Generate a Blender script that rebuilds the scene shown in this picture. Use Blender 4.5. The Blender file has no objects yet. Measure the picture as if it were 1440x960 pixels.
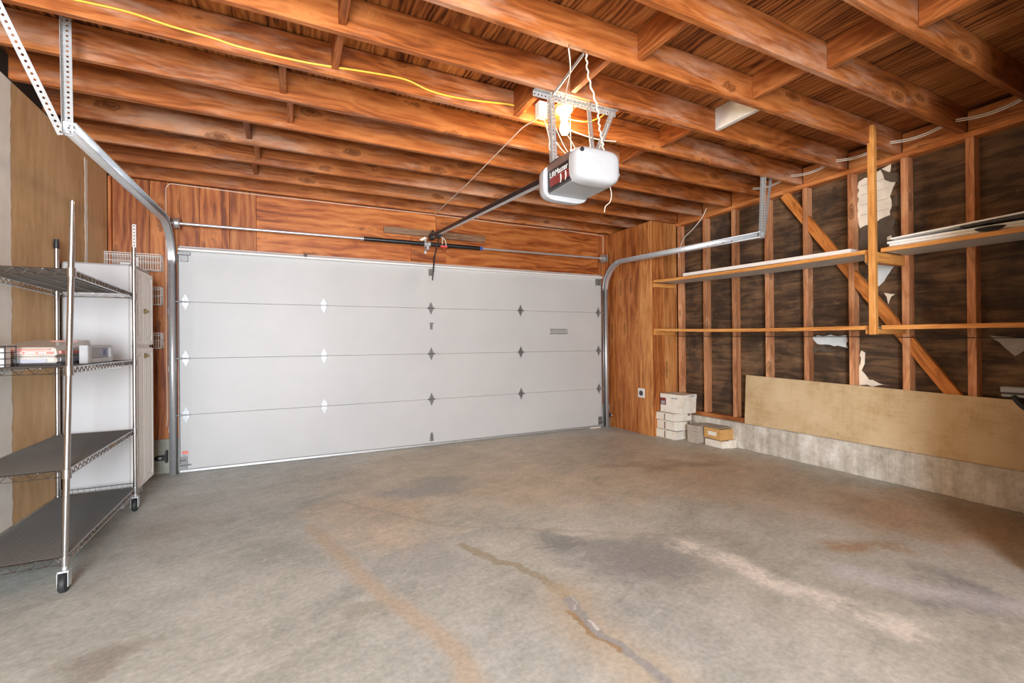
import bpy, bmesh, math, random
from mathutils import Vector, Matrix
random.seed(7)
R = math.radians
S = bpy.context.scene
COL = S.collection

# ------------------------------------------------------------------ camera
YAW, PITCH, ROLL = 0.4544, 0.0031, -0.0089
fw = Vector((math.sin(YAW)*math.cos(PITCH), math.cos(YAW)*math.cos(PITCH), math.sin(PITCH)))
r0 = Vector((math.cos(YAW), -math.sin(YAW), 0)); u0 = r0.cross(fw)
rr = r0*math.cos(ROLL)+u0*math.sin(ROLL); uu = -r0*math.sin(ROLL)+u0*math.cos(ROLL)
cd = bpy.data.cameras.new('camera'); cam = bpy.data.objects.new('camera', cd); COL.objects.link(cam)
cam.matrix_world = Matrix(((rr.x, uu.x, -fw.x, 0.9244), (rr.y, uu.y, -fw.y, -5.2688), (rr.z, uu.z, -fw.z, 1.1951), (0, 0, 0, 1)))
cd.sensor_width = 36; cd.lens = 641.44/1440*36; cd.clip_start = .05
S.camera = cam

# ------------------------------------------------------------------ light and exposure
S.view_settings.view_transform = 'Standard'; S.view_settings.look = 'None'
S.view_settings.gamma = 1; S.view_settings.use_curve_mapping = False
S.view_settings.exposure = 0.12
W = bpy.data.worlds.new('world'); S.world = W; W.use_nodes = True
W.node_tree.nodes['Background'].inputs[0].default_value = (.75, .85, 1, 1)
W.node_tree.nodes['Background'].inputs[1].default_value = .6
def area(name, loc, rot, sx, sy, power, col):
    l = bpy.data.lights.new(name, 'AREA'); l.shape = 'RECTANGLE'; l.size = sx; l.size_y = sy; l.energy = power; l.color = col
    o = bpy.data.objects.new(name, l); COL.objects.link(o); o.location = loc; o.rotation_euler = rot
    return o
# daylight through the wide doorway behind the camera
area('doorway_daylight', (.35, -7.56, 1.4), (R(90), 0, 0), 1.5, 1.95, 520, (.93, .97, 1))
# the bulb's own light
bl = bpy.data.lights.new('bulb_light', 'POINT'); bl.energy = 62; bl.color = (1, .72, .40); bl.shadow_soft_size = .045
blo = bpy.data.objects.new('bulb_light', bl); COL.objects.link(blo); blo.location = (2.57, -2.72, 2.60)

# ------------------------------------------------------------------ material helpers
class NT:
    def __init__(s, name):
        s.m = bpy.data.materials.new(name); s.m.use_nodes = True; s.t = s.m.node_tree
        s.b = s.t.nodes['Principled BSDF']
    def n(s, typ, **kw):
        nd = s.t.nodes.new(typ)
        for k, v in kw.items(): setattr(nd, k, v)
        return nd
    def put(s, sock, v):
        if isinstance(v, bpy.types.NodeSocket): s.t.links.new(v, sock)
        elif v is not None: sock.default_value = v
    def math(s, op, a, b=None, c=None, clamp=False):
        nd = s.n('ShaderNodeMath', operation=op, use_clamp=clamp)
        s.put(nd.inputs[0], a); s.put(nd.inputs[1], b); s.put(nd.inputs[2], c)
        return nd.outputs[0]
    def vmath(s, op, a, b):
        nd = s.n('ShaderNodeVectorMath', operation=op); s.put(nd.inputs[0], a); s.put(nd.inputs[1], b); return nd.outputs[0]
    def obj(s): return s.n('ShaderNodeTexCoord').outputs['Object']
    def rnd(s): return s.n('ShaderNodeObjectInfo').outputs['Random']
    def sep(s, v):
        nd = s.n('ShaderNodeSeparateXYZ'); s.put(nd.inputs[0], v); return nd.outputs
    def comb(s, x, y, z):
        nd = s.n('ShaderNodeCombineXYZ'); s.put(nd.inputs[0], x); s.put(nd.inputs[1], y); s.put(nd.inputs[2], z); return nd.outputs[0]
    def noise(s, vec, scale=5, detail=4, rough=.5, dist=0):
        nd = s.n('ShaderNodeTexNoise'); s.put(nd.inputs['Vector'], vec)
        nd.inputs['Scale'].default_value = scale; nd.inputs['Detail'].default_value = detail
        nd.inputs['Roughness'].default_value = rough; nd.inputs['Distortion'].default_value = dist
        return nd.outputs[0]
    def ramp(s, fac, stops, interp='LINEAR'):
        nd = s.n('ShaderNodeValToRGB'); nd.color_ramp.interpolation = interp
        e = nd.color_ramp.elements
        while len(e) < len(stops): e.new(.5)
        for el, (p, c) in zip(e, stops):
            el.position = p; el.color = (c, c, c, 1) if isinstance(c, (int, float)) else (*c, 1)
        s.put(nd.inputs[0], fac); return nd.outputs[0]
    def mix(s, fac, a, b, mode='MIX'):
        nd = s.n('ShaderNodeMix', data_type='RGBA', blend_type=mode)
        s.put(nd.inputs[0], fac)
        for sock, v in ((nd.inputs[6], a), (nd.inputs[7], b)):
            s.put(sock, (*v, 1) if isinstance(v, tuple) and len(v) == 3 else v)
        return nd.outputs[2]
    def smooth(s, v, lo, hi, a=0., b=1.):
        nd = s.n('ShaderNodeMapRange', interpolation_type='SMOOTHSTEP')
        s.put(nd.inputs[0], v)
        for i, q in enumerate((lo, hi, a, b)): nd.inputs[i+1].default_value = q
        return nd.outputs[0]
    def bump(s, h, strength=.2, dist=.01):
        nd = s.n('ShaderNodeBump'); nd.inputs['Strength'].default_value = strength; nd.inputs['Distance'].default_value = dist
        s.put(nd.inputs['Height'], h); s.t.links.new(nd.outputs[0], s.b.inputs['Normal'])
    def fin(s, col, rough=.6, metal=0, spec=.5):
        s.put(s.b.inputs['Base Color'], (*col, 1) if isinstance(col, tuple) and len(col) == 3 else col)
        s.put(s.b.inputs['Roughness'], rough); s.b.inputs['Metallic'].default_value = metal
        s.b.inputs['Specular IOR Level'].default_value = spec
        return s.m

def plain(name, col, rough=.5, metal=0, spec=.5, vary=.06, scale=30):
    k = NT(name); v = k.noise(k.obj(), scale, 3)
    f = k.math('MULTIPLY_ADD', v, vary*2, 1-vary)
    c = k.mix(1.0, col, k.comb(f, f, f), 'MULTIPLY')
    return k.fin(c, rough, metal, spec)

def wood(name, axis, dark, mid, light, knots=True, pale=.0, rough=.5, ring=14., contrast=1., sheet=False, knotden=1.):
    """grain runs along axis"""
    k = NT(name); o = k.obj(); rn = k.rnd()
    off = k.comb(k.math('MULTIPLY', rn, 31.7), k.math('MULTIPLY', rn, 17.3), k.math('MULTIPLY', rn, 9.1))
    x, y, z = k.sep(o)
    v = {'X': (x, y, z), 'Y': (y, x, z), 'Z': (z, x, y)}[axis]
    loc = k.vmath('ADD', k.comb(*v), off)
    lx, ly, lz = k.sep(loc)
    def st(a, b): return k.comb(k.math('MULTIPLY', lx, a), k.math('MULTIPLY', ly, b), k.math('MULTIPLY', lz, b))
    vo = k.n('ShaderNodeTexVoronoi', feature='F1'); k.put(vo.inputs['Vector'], st(3.0*knotden, 7.)); vo.inputs['Scale'].default_value = 1
    cull = k.smooth(k.sep(vo.outputs['Color'])[0], .62, .54)
    d = k.math('ADD', vo.outputs['Distance'], k.math('MULTIPLY_ADD', k.noise(st(24, 34), 1, 3), .26, -.10))
    d = k.math('ADD', d, cull)
    halo = k.smooth(d, .42, .16)
    warp = k.noise(st(1.1, 5), 1, 3, .5)
    if knots: warp = k.math('ADD', warp, k.math('MULTIPLY', halo, .45))
    wv = k.n('ShaderNodeTexWave', wave_type='RINGS', rings_direction='X', wave_profile='SIN')
    wl = k.comb(k.math('MULTIPLY', lx, .30 if not sheet else .4), k.math('ADD', ly, k.math('MULTIPLY', warp, .20)), k.math('ADD', lz, k.math('MULTIPLY', warp, .15)))
    k.put(wv.inputs['Vector'], wl)
    wv.inputs['Scale'].default_value = ring; wv.inputs['Distortion'].default_value = 3; wv.inputs['Detail'].default_value = 3
    wv.inputs['Detail Scale'].default_value = 1.4
    fib = k.noise(st(2.2, 120), 1, 4, .7)
    mid_ = k.noise(st(1.6, 28), 1, 4, .6)
    big = k.noise(st(.8, 4.5), 1, 5, .62)
    t = k.math('ADD', k.math('MULTIPLY', wv.outputs['Fac'], .11*contrast), k.math('ADD', k.math('MULTIPLY', fib, .30), k.math('ADD', k.math('MULTIPLY', mid_, .46), k.math('MULTIPLY', big, .60))))
    t = k.math('SUBTRACT', t, .24)
    col = k.ramp(t, [(.36, dark), (.50, mid), (.68, light)] if sheet else [(.30, dark), (.50, mid), (.74, light)])
    if pale:
        p = k.smooth(k.noise(st(.9, 4.), 1, 5, .7), .47, .70)
        col = k.mix(k.math('MULTIPLY', p, pale), col, (.58, .38, .27))  # whitish sheen of light on the joists, painted as pale patches
    if knots:
        core = k.smooth(d, .20, .13)
        col = k.mix(k.math('MULTIPLY', k.smooth(d, .62, .25), .45), col, tuple(min(1, c*1.15) for c in light))
        ringm = k.math('MULTIPLY', k.smooth(d, .30, .22), k.smooth(d, .15, .22))
        col = k.mix(k.math('MULTIPLY', ringm, .6), col, tuple(c*.5 for c in dark))
        col = k.mix(k.math('MULTIPLY', core, .9), col, tuple(c*.5 for c in mid))
    f = k.math('MULTIPLY_ADD', rn, .34, .82)
    hs = k.n('ShaderNodeHueSaturation'); k.put(hs.inputs['Color'], col); k.put(hs.inputs['Value'], f)
    k.bump(k.math('ADD', fib, k.math('MULTIPLY', wv.outputs['Fac'], .4)), .25, .002)
    return k.fin(hs.outputs[0], rough, 0, .35)

FIR = ((.115, .026, .005), (.31, .09, .021), (.50, .19, .058))
M = {}
M['joist'] = wood('fir_joist', 'X', *FIR, pale=.6, rough=.45, ring=10)
M['block'] = wood('fir_blocking', 'Y', *FIR, knots=False, rough=.5)
M['deck'] = wood('fir_plywood_deck', 'Y', (.07, .018, .005), (.36, .12, .03), (.60, .26, .08), knots=False, contrast=1.3, ring=9, rough=.6, sheet=True)
M['stud'] = wood('fir_stud', 'Z', (.26, .095, .04), (.54, .245, .115), (.72, .41, .23), rough=.6)
M['plate'] = wood('fir_plate', 'Y', (.20, .055, .013), (.46, .16, .045), (.62, .28, .10), rough=.6)
M['brace'] = wood('fir_brace', 'X', (.26, .075, .015), (.56, .20, .045), (.72, .33, .10), knots=False, rough=.5)
M['pine_y'] = wood('pine_shelf_edge', 'Y', (.36, .13, .03), (.62, .28, .075), (.75, .40, .14), knots=False, rough=.5)
M['pine_x'] = wood('pine_cleat', 'X', (.36, .13, .03), (.62, .28, .075), (.75, .40, .14), knots=False, rough=.5)
M['pine_z'] = wood('pine_post', 'Z', (.40, .15, .035), (.66, .30, .08), (.78, .42, .15), knots=False, rough=.5)
M['ply_z'] = wood('stained_plywood_vertical', 'Z', (.15, .032, .008), (.35, .095, .022), (.50, .19, .055), ring=6, contrast=1.3, rough=.5, sheet=True, knotden=.6)
M['ply_x'] = wood('stained_plywood_header', 'X', (.17, .036, .008), (.38, .105, .023), (.54, .20, .055), ring=6, contrast=1.3, rough=.48, sheet=True, knotden=.6)
M['ply_light'] = wood('closet_plywood', 'Z', (.30, .10, .028), (.52, .215, .065), (.68, .34, .12), ring=6, contrast=1., rough=.55, sheet=True, knotden=.6)
M['ply_red'] = wood('reddish_plywood', 'Z', (.22, .06, .015), (.44, .145, .036), (.58, .25, .08), ring=6, contrast=1., rough=.55, sheet=True, knotden=.6)
M['grayboard'] = wood('weathered_board', 'X', (.14, .07, .04), (.26, .15, .09), (.40, .27, .18), knots=False, rough=.8)
M['paint_block'] = plain('whitewashed_block', (.62, .60, .57), .7, vary=.25, scale=14)

def mk_concrete_floor():
    k = NT('stained_concrete_floor'); o = k.obj(); x, y, z = k.sep(o)
    def nz(sc, d=5, r=.55, ds=0): return k.noise(o, sc, d, r, ds)
    big, med, fine = nz(.9, 5, .6, .4), nz(3.2, 6, .62, .6), nz(42, 4, .65)
    streak = k.noise(k.comb(k.math('MULTIPLY', k.math('ADD', x, k.math('MULTIPLY', y, .45)), 1.6), k.math('MULTIPLY', k.math('SUBTRACT', y, k.math('MULTIPLY', x, .45)), 6.5), 0), 1.2, 6, .65, .5)
    warpx = k.math('MULTIPLY_ADD', nz(2.3, 5, .65), .9, -.45)
    warpy = k.math('MULTIPLY_ADD', k.noise(k.vmath('ADD', o, (7.1, 3.3, 0)), 2.3, 5, .65), .9, -.45)
    X, Y = k.math('ADD', x, warpx), k.math('ADD', y, warpy)
    def blob(cx, cy, rx, ry, ang=0, soft=.55):
        ca, sa = math.cos(R(ang)), math.sin(R(ang))
        dx, dy = k.math('SUBTRACT', X, cx), k.math('SUBTRACT', Y, cy)
        a = k.math('DIVIDE', k.math('ADD', k.math('MULTIPLY', dx, ca), k.math('MULTIPLY', dy, sa)), rx)
        b = k.math('DIVIDE', k.math('SUBTRACT', k.math('MULTIPLY', dy, ca), k.math('MULTIPLY', dx, sa)), ry)
        d = k.math('SQRT', k.math('ADD', k.math('MULTIPLY', a, a), k.math('MULTIPLY', b, b)))
        return k.smooth(d, 1., 1.-soft)
    sx = k.math('ADD', x, k.math('MULTIPLY_ADD', nz(9, 4, .6), .10, -.05)); sy = k.math('ADD', y, k.math('MULTIPLY_ADD', k.noise(k.vmath('ADD', o, (3, 9, 0)), 9, 4, .6), .10, -.05))
    def trail(pts, w, w2=None):
        best = None
        for i in range(len(pts)-1):
            (ax, ay), (bx, by) = pts[i], pts[i+1]
            ex, ey = bx-ax, by-ay; L2 = ex*ex+ey*ey
            px, py = k.math('SUBTRACT', sx, ax), k.math('SUBTRACT', sy, ay)
            t = k.math('DIVIDE', k.math('ADD', k.math('MULTIPLY', px, ex), k.math('MULTIPLY', py, ey)), L2, clamp=True)
            dx = k.math('SUBTRACT', px, k.math('MULTIPLY', t, ex)); dy = k.math('SUBTRACT', py, k.math('MULTIPLY', t, ey))
            d = k.math('SQRT', k.math('ADD', k.math('MULTIPLY', dx, dx), k.math('MULTIPLY', dy, dy)))
            best = d if best is None else k.math('MINIMUM', best, d)
        return k.smooth(best, w, w*.45 if w2 is None else w2)
    mot = k.noise(o, 13, 6, .7, .3)
    st2 = k.noise(k.comb(k.math('MULTIPLY', k.math('ADD', x, k.math('MULTIPLY', y, .2)), 5), k.math('MULTIPLY', k.math('SUBTRACT', y, k.math('MULTIPLY', x, .3)), 22), 0), 1, 5, .7, .4)
    t = k.math('ADD', k.math('MULTIPLY', big, .32), k.math('ADD', k.math('ADD', k.math('MULTIPLY', med, .26), k.math('MULTIPLY', mot, .20)), k.math('ADD', k.math('MULTIPLY', streak, .16), k.math('MULTIPLY', st2, .10))))
    t = k.math('SUBTRACT', t, .02)
    col = k.ramp(t, [(.36, (.265, .272, .25)), (.49, (.43, .443, .415)), (.63, (.59, .60, .575))])
    def put(mask, c, f):
        nonlocal col
        col = k.mix(k.math('MULTIPLY', mask, f), col, c)
    def tint(mask, c, f):
        nonlocal col
        col = k.mix(k.math('MULTIPLY', mask, f), col, c, 'MULTIPLY')
    # warm brown zones towards door and far corner, painted lighter against daylight falloff
    tint(blob(3.2, -1.3, 2.9, 1.6, -15, .5), (1.17, 1.0, .84), .85)
    tint(blob(4.5, -2.7, 1.1, 1.5, 0, .7), (1.05, .85, .70), .8)
    tint(blob(1.45, -2.05, .5, .8, 20, .6), (1.28, 1.08, .90), .8)
    tint(blob(4.9, -3.8, .9, .9, 30, .7), (.85, .58, .38), .8)  # brown shade of the near right corner painted into the floor
    # cool grey damp patches
    put(blob(2.0, -1.55, .6, .28, -10, .7), (0.310, 0.320, 0.320), .7)
    put(blob(2.62, -3.22, .55, .34, -30, .55), (.245, .255, .265), .72)
    put(blob(2.35, -2.95, .22, .12, -40, .6), (.21, .22, .225), .6)
    put(blob(3.75, -4.3, .34, .2, 30, .8), (0.244, 0.256, 0.275), .8)
    put(blob(1.6, -2.75, .3, .3, 20, .5), (0.360, 0.370, 0.365), .55)
    put(blob(.25, -3.02, .18, .14, 0, .7), (0.281, 0.260, 0.231), .7)
    put(blob(1.17, -3.1, .12, .2, 20, .7), (0.331, 0.331, 0.281), .6)
    put(blob(.2, -1.6, .3, .6, 10, .8), (0.381, 0.340, 0.300), .5)
    put(blob(4.1, -1.9, .75, .20, -25, .9), (0.270, 0.190, 0.131), .6)
    put(blob(4.6, -2.2, .5, .15, -30, .9), (0.260, 0.200, 0.150), .5)
    # tan trails, a filled crack and a chalky streak
    nzm = k.smooth(nz(6, 5, .7), .35, .6)
    put(trail([(1.84, -2.69), (1.94, -2.99), (2.02, -3.08), (2.08, -3.28), (2.1, -3.45)], .042), (0.331, 0.285, 0.200), .75)
    put(trail([(2.1, -3.45), (2.03, -3.62), (2.05, -3.78), (2.08, -3.97), (2.1, -4.3)], .22, .02), (0.520, 0.431, 0.310), .6)
    put(trail([(2.09, -3.47), (2.055, -3.64), (2.075, -3.8), (2.10, -3.97), (2.13, -4.3)], .036), (0.340, 0.340, 0.340), .9)
    put(trail([(2.03, -3.55), (2.03, -3.72), (2.06, -3.86)], .016), (0.360, 0.240, 0.120), .8)
    put(trail([(1.05, -2.0), (1.23, -2.72), (1.31, -3.02), (1.42, -3.3), (1.5, -3.55), (1.5, -3.9)], .08, .01), (0.500, 0.400, 0.290), .65)
    put(k.math('MULTIPLY', trail([(2.98, -3.30), (3.08, -3.52), (3.06, -3.80), (3.15, -4.02), (3.2, -4.3)], .13, .02), nzm), (.78, .75, .71), .85)
    put(trail([(3.5, -3.9), (3.62, -4.15), (3.85, -4.45)], .16, .01), (.60, .62, .68), .55)
    put(trail([(2.07, -3.66), (2.078, -3.71)], .017, .004), (.78, .78, .77), .7)
    put(trail([(2.115, -3.44), (2.10, -3.50), (2.07, -3.56)], .009, .001), (.62, .61, .57), .55)
    put(k.math('MULTIPLY', trail([(3.75, -3.7), (4.05, -3.88)], .14, .02), nzm), (0.381, 0.240, 0.131), .8)
    put(trail([(1.27, -1.57), (1.81, -2.36), (2.44, -2.77), (2.98, -3.13), (3.4, -3.3)], .03, .005), (0.360, 0.331, 0.290), .45)
    # fine dirt: specks, scratches, pale chips
    dk = k.smooth(k.noise(k.comb(k.math('MULTIPLY', k.math('ADD', x, k.math('MULTIPLY', y, .3)), 7), k.math('MULTIPLY', k.math('SUBTRACT', y, k.math('MULTIPLY', x, .5)), 16), 0), 1, 6, .75), .60, .76); put(dk, (.20, .185, .17), .55)
    lt = k.smooth(k.noise(k.vmath('ADD', o, (5, 5, 5)), 7, 6, .8), .64, .74); put(lt, (.68, .67, .64), .4)
    vo = k.n('ShaderNodeTexVoronoi', feature='F1'); k.put(vo.inputs['Vector'], o); vo.inputs['Scale'].default_value = 7
    put(k.smooth(vo.outputs['Distance'], .07, .03), (.62, .61, .58), .5)
    f = k.math('MULTIPLY_ADD', fine, .8, .60)
    col = k.mix(1, col, k.comb(f, f, f), 'MULTIPLY')
    k.bump(k.math('ADD', fine, med), .12, .004)
    return k.fin(col, k.math('MULTIPLY_ADD', med, .35, .38), 0, .4)
M['floor'] = mk_concrete_floor()

def mk_concrete(name, a, b, c, sc=4.):
    k = NT(name); o = k.obj()
    n1 = k.noise(o, sc, 6, .65); n2 = k.noise(o, 40, 4, .6)
    x, y, z = k.sep(o)
    dr = k.noise(k.comb(k.math('MULTIPLY', x, 14), k.math('MULTIPLY', y, 14), k.math('MULTIPLY', z, 1.5)), 1, 4, .6)
    t = k.math('ADD', k.math('MULTIPLY', n1, .6), k.math('MULTIPLY', dr, .4))
    col = k.ramp(t, [(.34, a), (.5, b), (.64, c)])
    f = k.math('MULTIPLY_ADD', n2, .5, .75)
    col = k.mix(1, col, k.comb(f, f, f), 'MULTIPLY')
    k.bump(k.math('ADD', n1, k.math('MULTIPLY', n2, .4)), .4, .01)
    return k.fin(col, .85, 0, .3)
M['curb'] = mk_concrete('curb_concrete', (.29, .26, .21), (.53, .51, .465), (.74, .74, .72))
M['stem'] = mk_concrete('stem_wall_concrete', (.22, .22, .18), (.36, .36, .31), (.50, .50, .46))

def mk_sheath():
    k = NT('old_dark_sheathing'); o = k.obj(); x, y, z = k.sep(o)
    g = k.noise(k.comb(x, k.math('MULTIPLY', y, 2.2), k.math('MULTIPLY', z, 16)), 1, 6, .65, .6)
    b = k.noise(o, 1.7, 5, .65, .6)
    t = k.math('ADD', k.math('MULTIPLY', g, .55), k.math('MULTIPLY', b, .5))
    col = k.ramp(t, [(.34, (.020, .014, .011)), (.49, (.070, .042, .026)), (.64, (.20, .118, .064))])
    p = k.smooth(k.noise(k.comb(x, k.math('MULTIPLY', y, 3.5), k.math('MULTIPLY', z, 6)), 1, 6, .8), .62, .76)
    col = k.mix(k.math('MULTIPLY', p, .75), col, (.40, .31, .19))
    q = k.smooth(k.noise(o, 2.3, 4, .7), .56, .66)
    col = k.mix(k.math('MULTIPLY', q, .6), col, (.03, .026, .026))
    k.bump(g, .3, .01)
    return k.fin(col, .75, 0, .3)
M['sheath'] = mk_sheath()

def mk_drywall():
    k = NT('brown_gypsum_paper'); o = k.obj(); x, y, z = k.sep(o)
    n1 = k.noise(o, 1.6, 5, .6); n2 = k.noise(k.comb(x, k.math('MULTIPLY', y, 3), k.math('MULTIPLY', z, .6)), 5, 4, .6)
    t = k.math('ADD', k.math('MULTIPLY', n1, .6), k.math('MULTIPLY', n2, .4))
    col = k.ramp(t, [(.34, (.50, .31, .155)), (.52, (.68, .45, .245)), (.68, (.76, .55, .34))])
    s = k.smooth(k.noise(k.vmath('ADD', o, (3, 1, 2)), 4, 6, .8), .66, .76)
    col = k.mix(k.math('MULTIPLY', s, .4), col, (.76, .66, .48))
    return k.fin(col, .8, 0, .25)
M['drywall'] = mk_drywall()
M['mud'] = plain('joint_compound', (.86, .83, .77), .8, vary=.12, scale=10)

def mk_plysheet():
    k = NT('tan_dusty_plywood'); o = k.obj(); x, y, z = k.sep(o)
    n1 = k.noise(o, 2.2, 6, .65); n2 = k.noise(k.comb(x, k.math('MULTIPLY', y, 8), k.math('MULTIPLY', z, 60)), 1, 3, .6)
    n3 = k.noise(k.comb(x, k.math('MULTIPLY', y, 40), k.math('MULTIPLY', z, 3)), 1, 4, .7)
    t = k.math('ADD', k.math('MULTIPLY', n1, .72), k.math('ADD', k.math('MULTIPLY', n2, .16), k.math('MULTIPLY', n3, .12)))
    col = k.ramp(t, [(.34, (.40, .27, .135)), (.5, (.56, .43, .26)), (.66, (.64, .52, .35))])
    sp = k.smooth(k.noise(k.comb(x, k.math('MULTIPLY', y, 9), k.math('MULTIPLY', z, 14)), 1, 6, .78), .60, .70)
    col = k.mix(k.math('MULTIPLY', sp, .5), col, (.27, .17, .09))
    w = k.smooth(k.noise(k.vmath('ADD', o, (1, 2, 3)), 6, 5, .8), .68, .76)
    col = k.mix(k.math('MULTIPLY', w, .5), col, (.72, .64, .52))
    return k.fin(col, .75, 0, .25)
M['plysheet'] = mk_plysheet()

def mk_door():
    k = NT('white_embossed_steel'); o = k.obj(); x, y, z = k.sep(o)
    g = k.noise(k.comb(k.math('MULTIPLY', x, 5), y, k.math('MULTIPLY', z, 70)), 1, 4, .6, .6)
    d = k.noise(o, 1.3, 5, .6)
    col = k.ramp(d, [(.3, (.455, .46, .472)), (.7, (.50, .505, .515))])
    k.bump(g, .18, .004)
    return k.fin(col, .45, 0, .4)
M['door'] = mk_door()
M['white_metal'] = plain('white_painted_steel', (.74, .75, .76), .4)
M['galv'] = plain('galvanised_steel', (.60, .62, .65), .42, .6, vary=.14, scale=22)
M['galv_dull'] = plain('dull_zinc', (.52, .53, .54), .45, .75, vary=.15)
M['hingem'] = plain('zinc_hinge', (.21, .21, .215), .42, .6, vary=.2, scale=60)
M['hinge_white'] = plain('bright_hinge', (.56, .58, .62), .4, .2)
M['zinc'] = plain('zinc_strap', (.38, .385, .39), .5, .3, vary=.12)
M['chrome'] = plain('chrome', (.50, .50, .51), .28, 1., vary=.02)
M['wire'] = plain('chrome_wire', (.19, .185, .18), .4, .7, vary=.05)
M['liner'] = plain('grey_shelf_liner', (.05, .043, .037), .6, vary=.2, scale=9)
M['black'] = plain('black_plastic', (.018, .018, .02), .45)
M['blacksteel'] = plain('black_oiled_steel', (.025, .025, .03), .35, .4)
M['dark'] = plain('dark_grey_plastic', (.06, .055, .055), .5)
M['rubber'] = plain('black_rubber', (.02, .022, .025), .6)
M['white_plastic'] = plain('white_plastic', (.42, .43, .455), .35)
M['gray_plastic'] = plain('grey_sheet_steel', (.36, .38, .40), .45, .2)
M['brownstrip'] = plain('brown_strip', (.16, .10, .085), .5)
M['red'] = plain('red_print', (.60, .07, .06), .5)
M['pinkred'] = plain('faded_red_print', (.72, .20, .16), .5, vary=.3, scale=40)
M['maroon'] = plain('maroon_print', (.22, .035, .03), .5)
M['ink'] = plain('white_ink', (.85, .85, .85), .5)
M['blueink'] = plain('blue_ink', (.12, .15, .26), .6)
M['blue'] = plain('blue_paint', (.06, .12, .45), .5)
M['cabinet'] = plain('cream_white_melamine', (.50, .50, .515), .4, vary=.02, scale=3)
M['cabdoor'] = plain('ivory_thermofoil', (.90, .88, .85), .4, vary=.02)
M['brass'] = plain('aged_brass', (.40, .32, .16), .4, .8)
M['vinyl'] = plain('white_coated_wire', (.80, .78, .75), .45)
M['yellow'] = plain('yellow_cable_jacket', (.85, .52, .06), .4)
M['cable'] = plain('pale_cable_jacket', (.70, .66, .58), .5)
M['string'] = plain('thin_pale_wire', (.72, .62, .52), .6)
M['porcelain'] = plain('porcelain', (.78, .74, .66), .3)
M['rope'] = plain('white_rope', (.80, .76, .72), .8)
M['melamine'] = plain('grey_painted_board', (.62, .62, .59), .55, vary=.12, scale=6)
M['whiteboard'] = plain('white_faced_board', (.86, .85, .84), .45, vary=.04)
def mk_card(name, base, stain):
    k = NT(name); o = k.obj()
    n1, n2 = k.noise(o, 9, 6, .7), k.noise(k.vmath('ADD', o, (3, 7, 1)), 22, 5, .75)
    col = k.mix(k.math('MULTIPLY', k.smooth(n1, .45, .72), .7), base, stain)
    col = k.mix(k.math('MULTIPLY', k.smooth(n2, .62, .76), .6), col, tuple(c*.35 for c in stain))
    return k.fin(col, .85, 0, .25)
M['whitebox'] = mk_card('yellowed_white_cardboard', (.78, .75, .69), (.58, .47, .31))
M['graybox'] = plain('faded_grey_cardboard', (.42, .37, .32), .85, vary=.25, scale=20)
M['tanbox'] = mk_card('tan_cardboard', (.60, .35, .13), (.42, .22, .08))
M['flap'] = plain('brown_torn_cardboard', (.20, .13, .09), .9, vary=.3, scale=20)
M['torn'] = plain('chalky_siding_back', (.80, .74, .64), .85, vary=.3, scale=9)
M['tornblue'] = plain('pale_blue_siding_back', (.66, .72, .76), .85, vary=.25, scale=9)
M['tornpaper'] = plain('torn_building_paper', (.10, .075, .055), .85, vary=.3, scale=14)
M['bag'] = plain('clear_bag_plastic', (.55, .52, .48), .25, vary=.25, scale=16)
M['grayprint'] = plain('grey_print', (.34, .36, .42), .5, vary=.35, scale=30)
M['off_white'] = plain('plain_off_white', (.80, .76, .68), .6)
M['void'] = plain('dark_backing', (.05, .035, .025), .9)
M['dim_wall'] = plain('interior_board', (.20, .13, .08), .9)
kb = NT('lit_bulb_glass'); kb.b.inputs['Emission Color'].default_value = (1, .86, .62, 1); kb.b.inputs['Emission Strength'].default_value = 40
M['bulb'] = kb.fin((1, .95, .85), .3)

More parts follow.
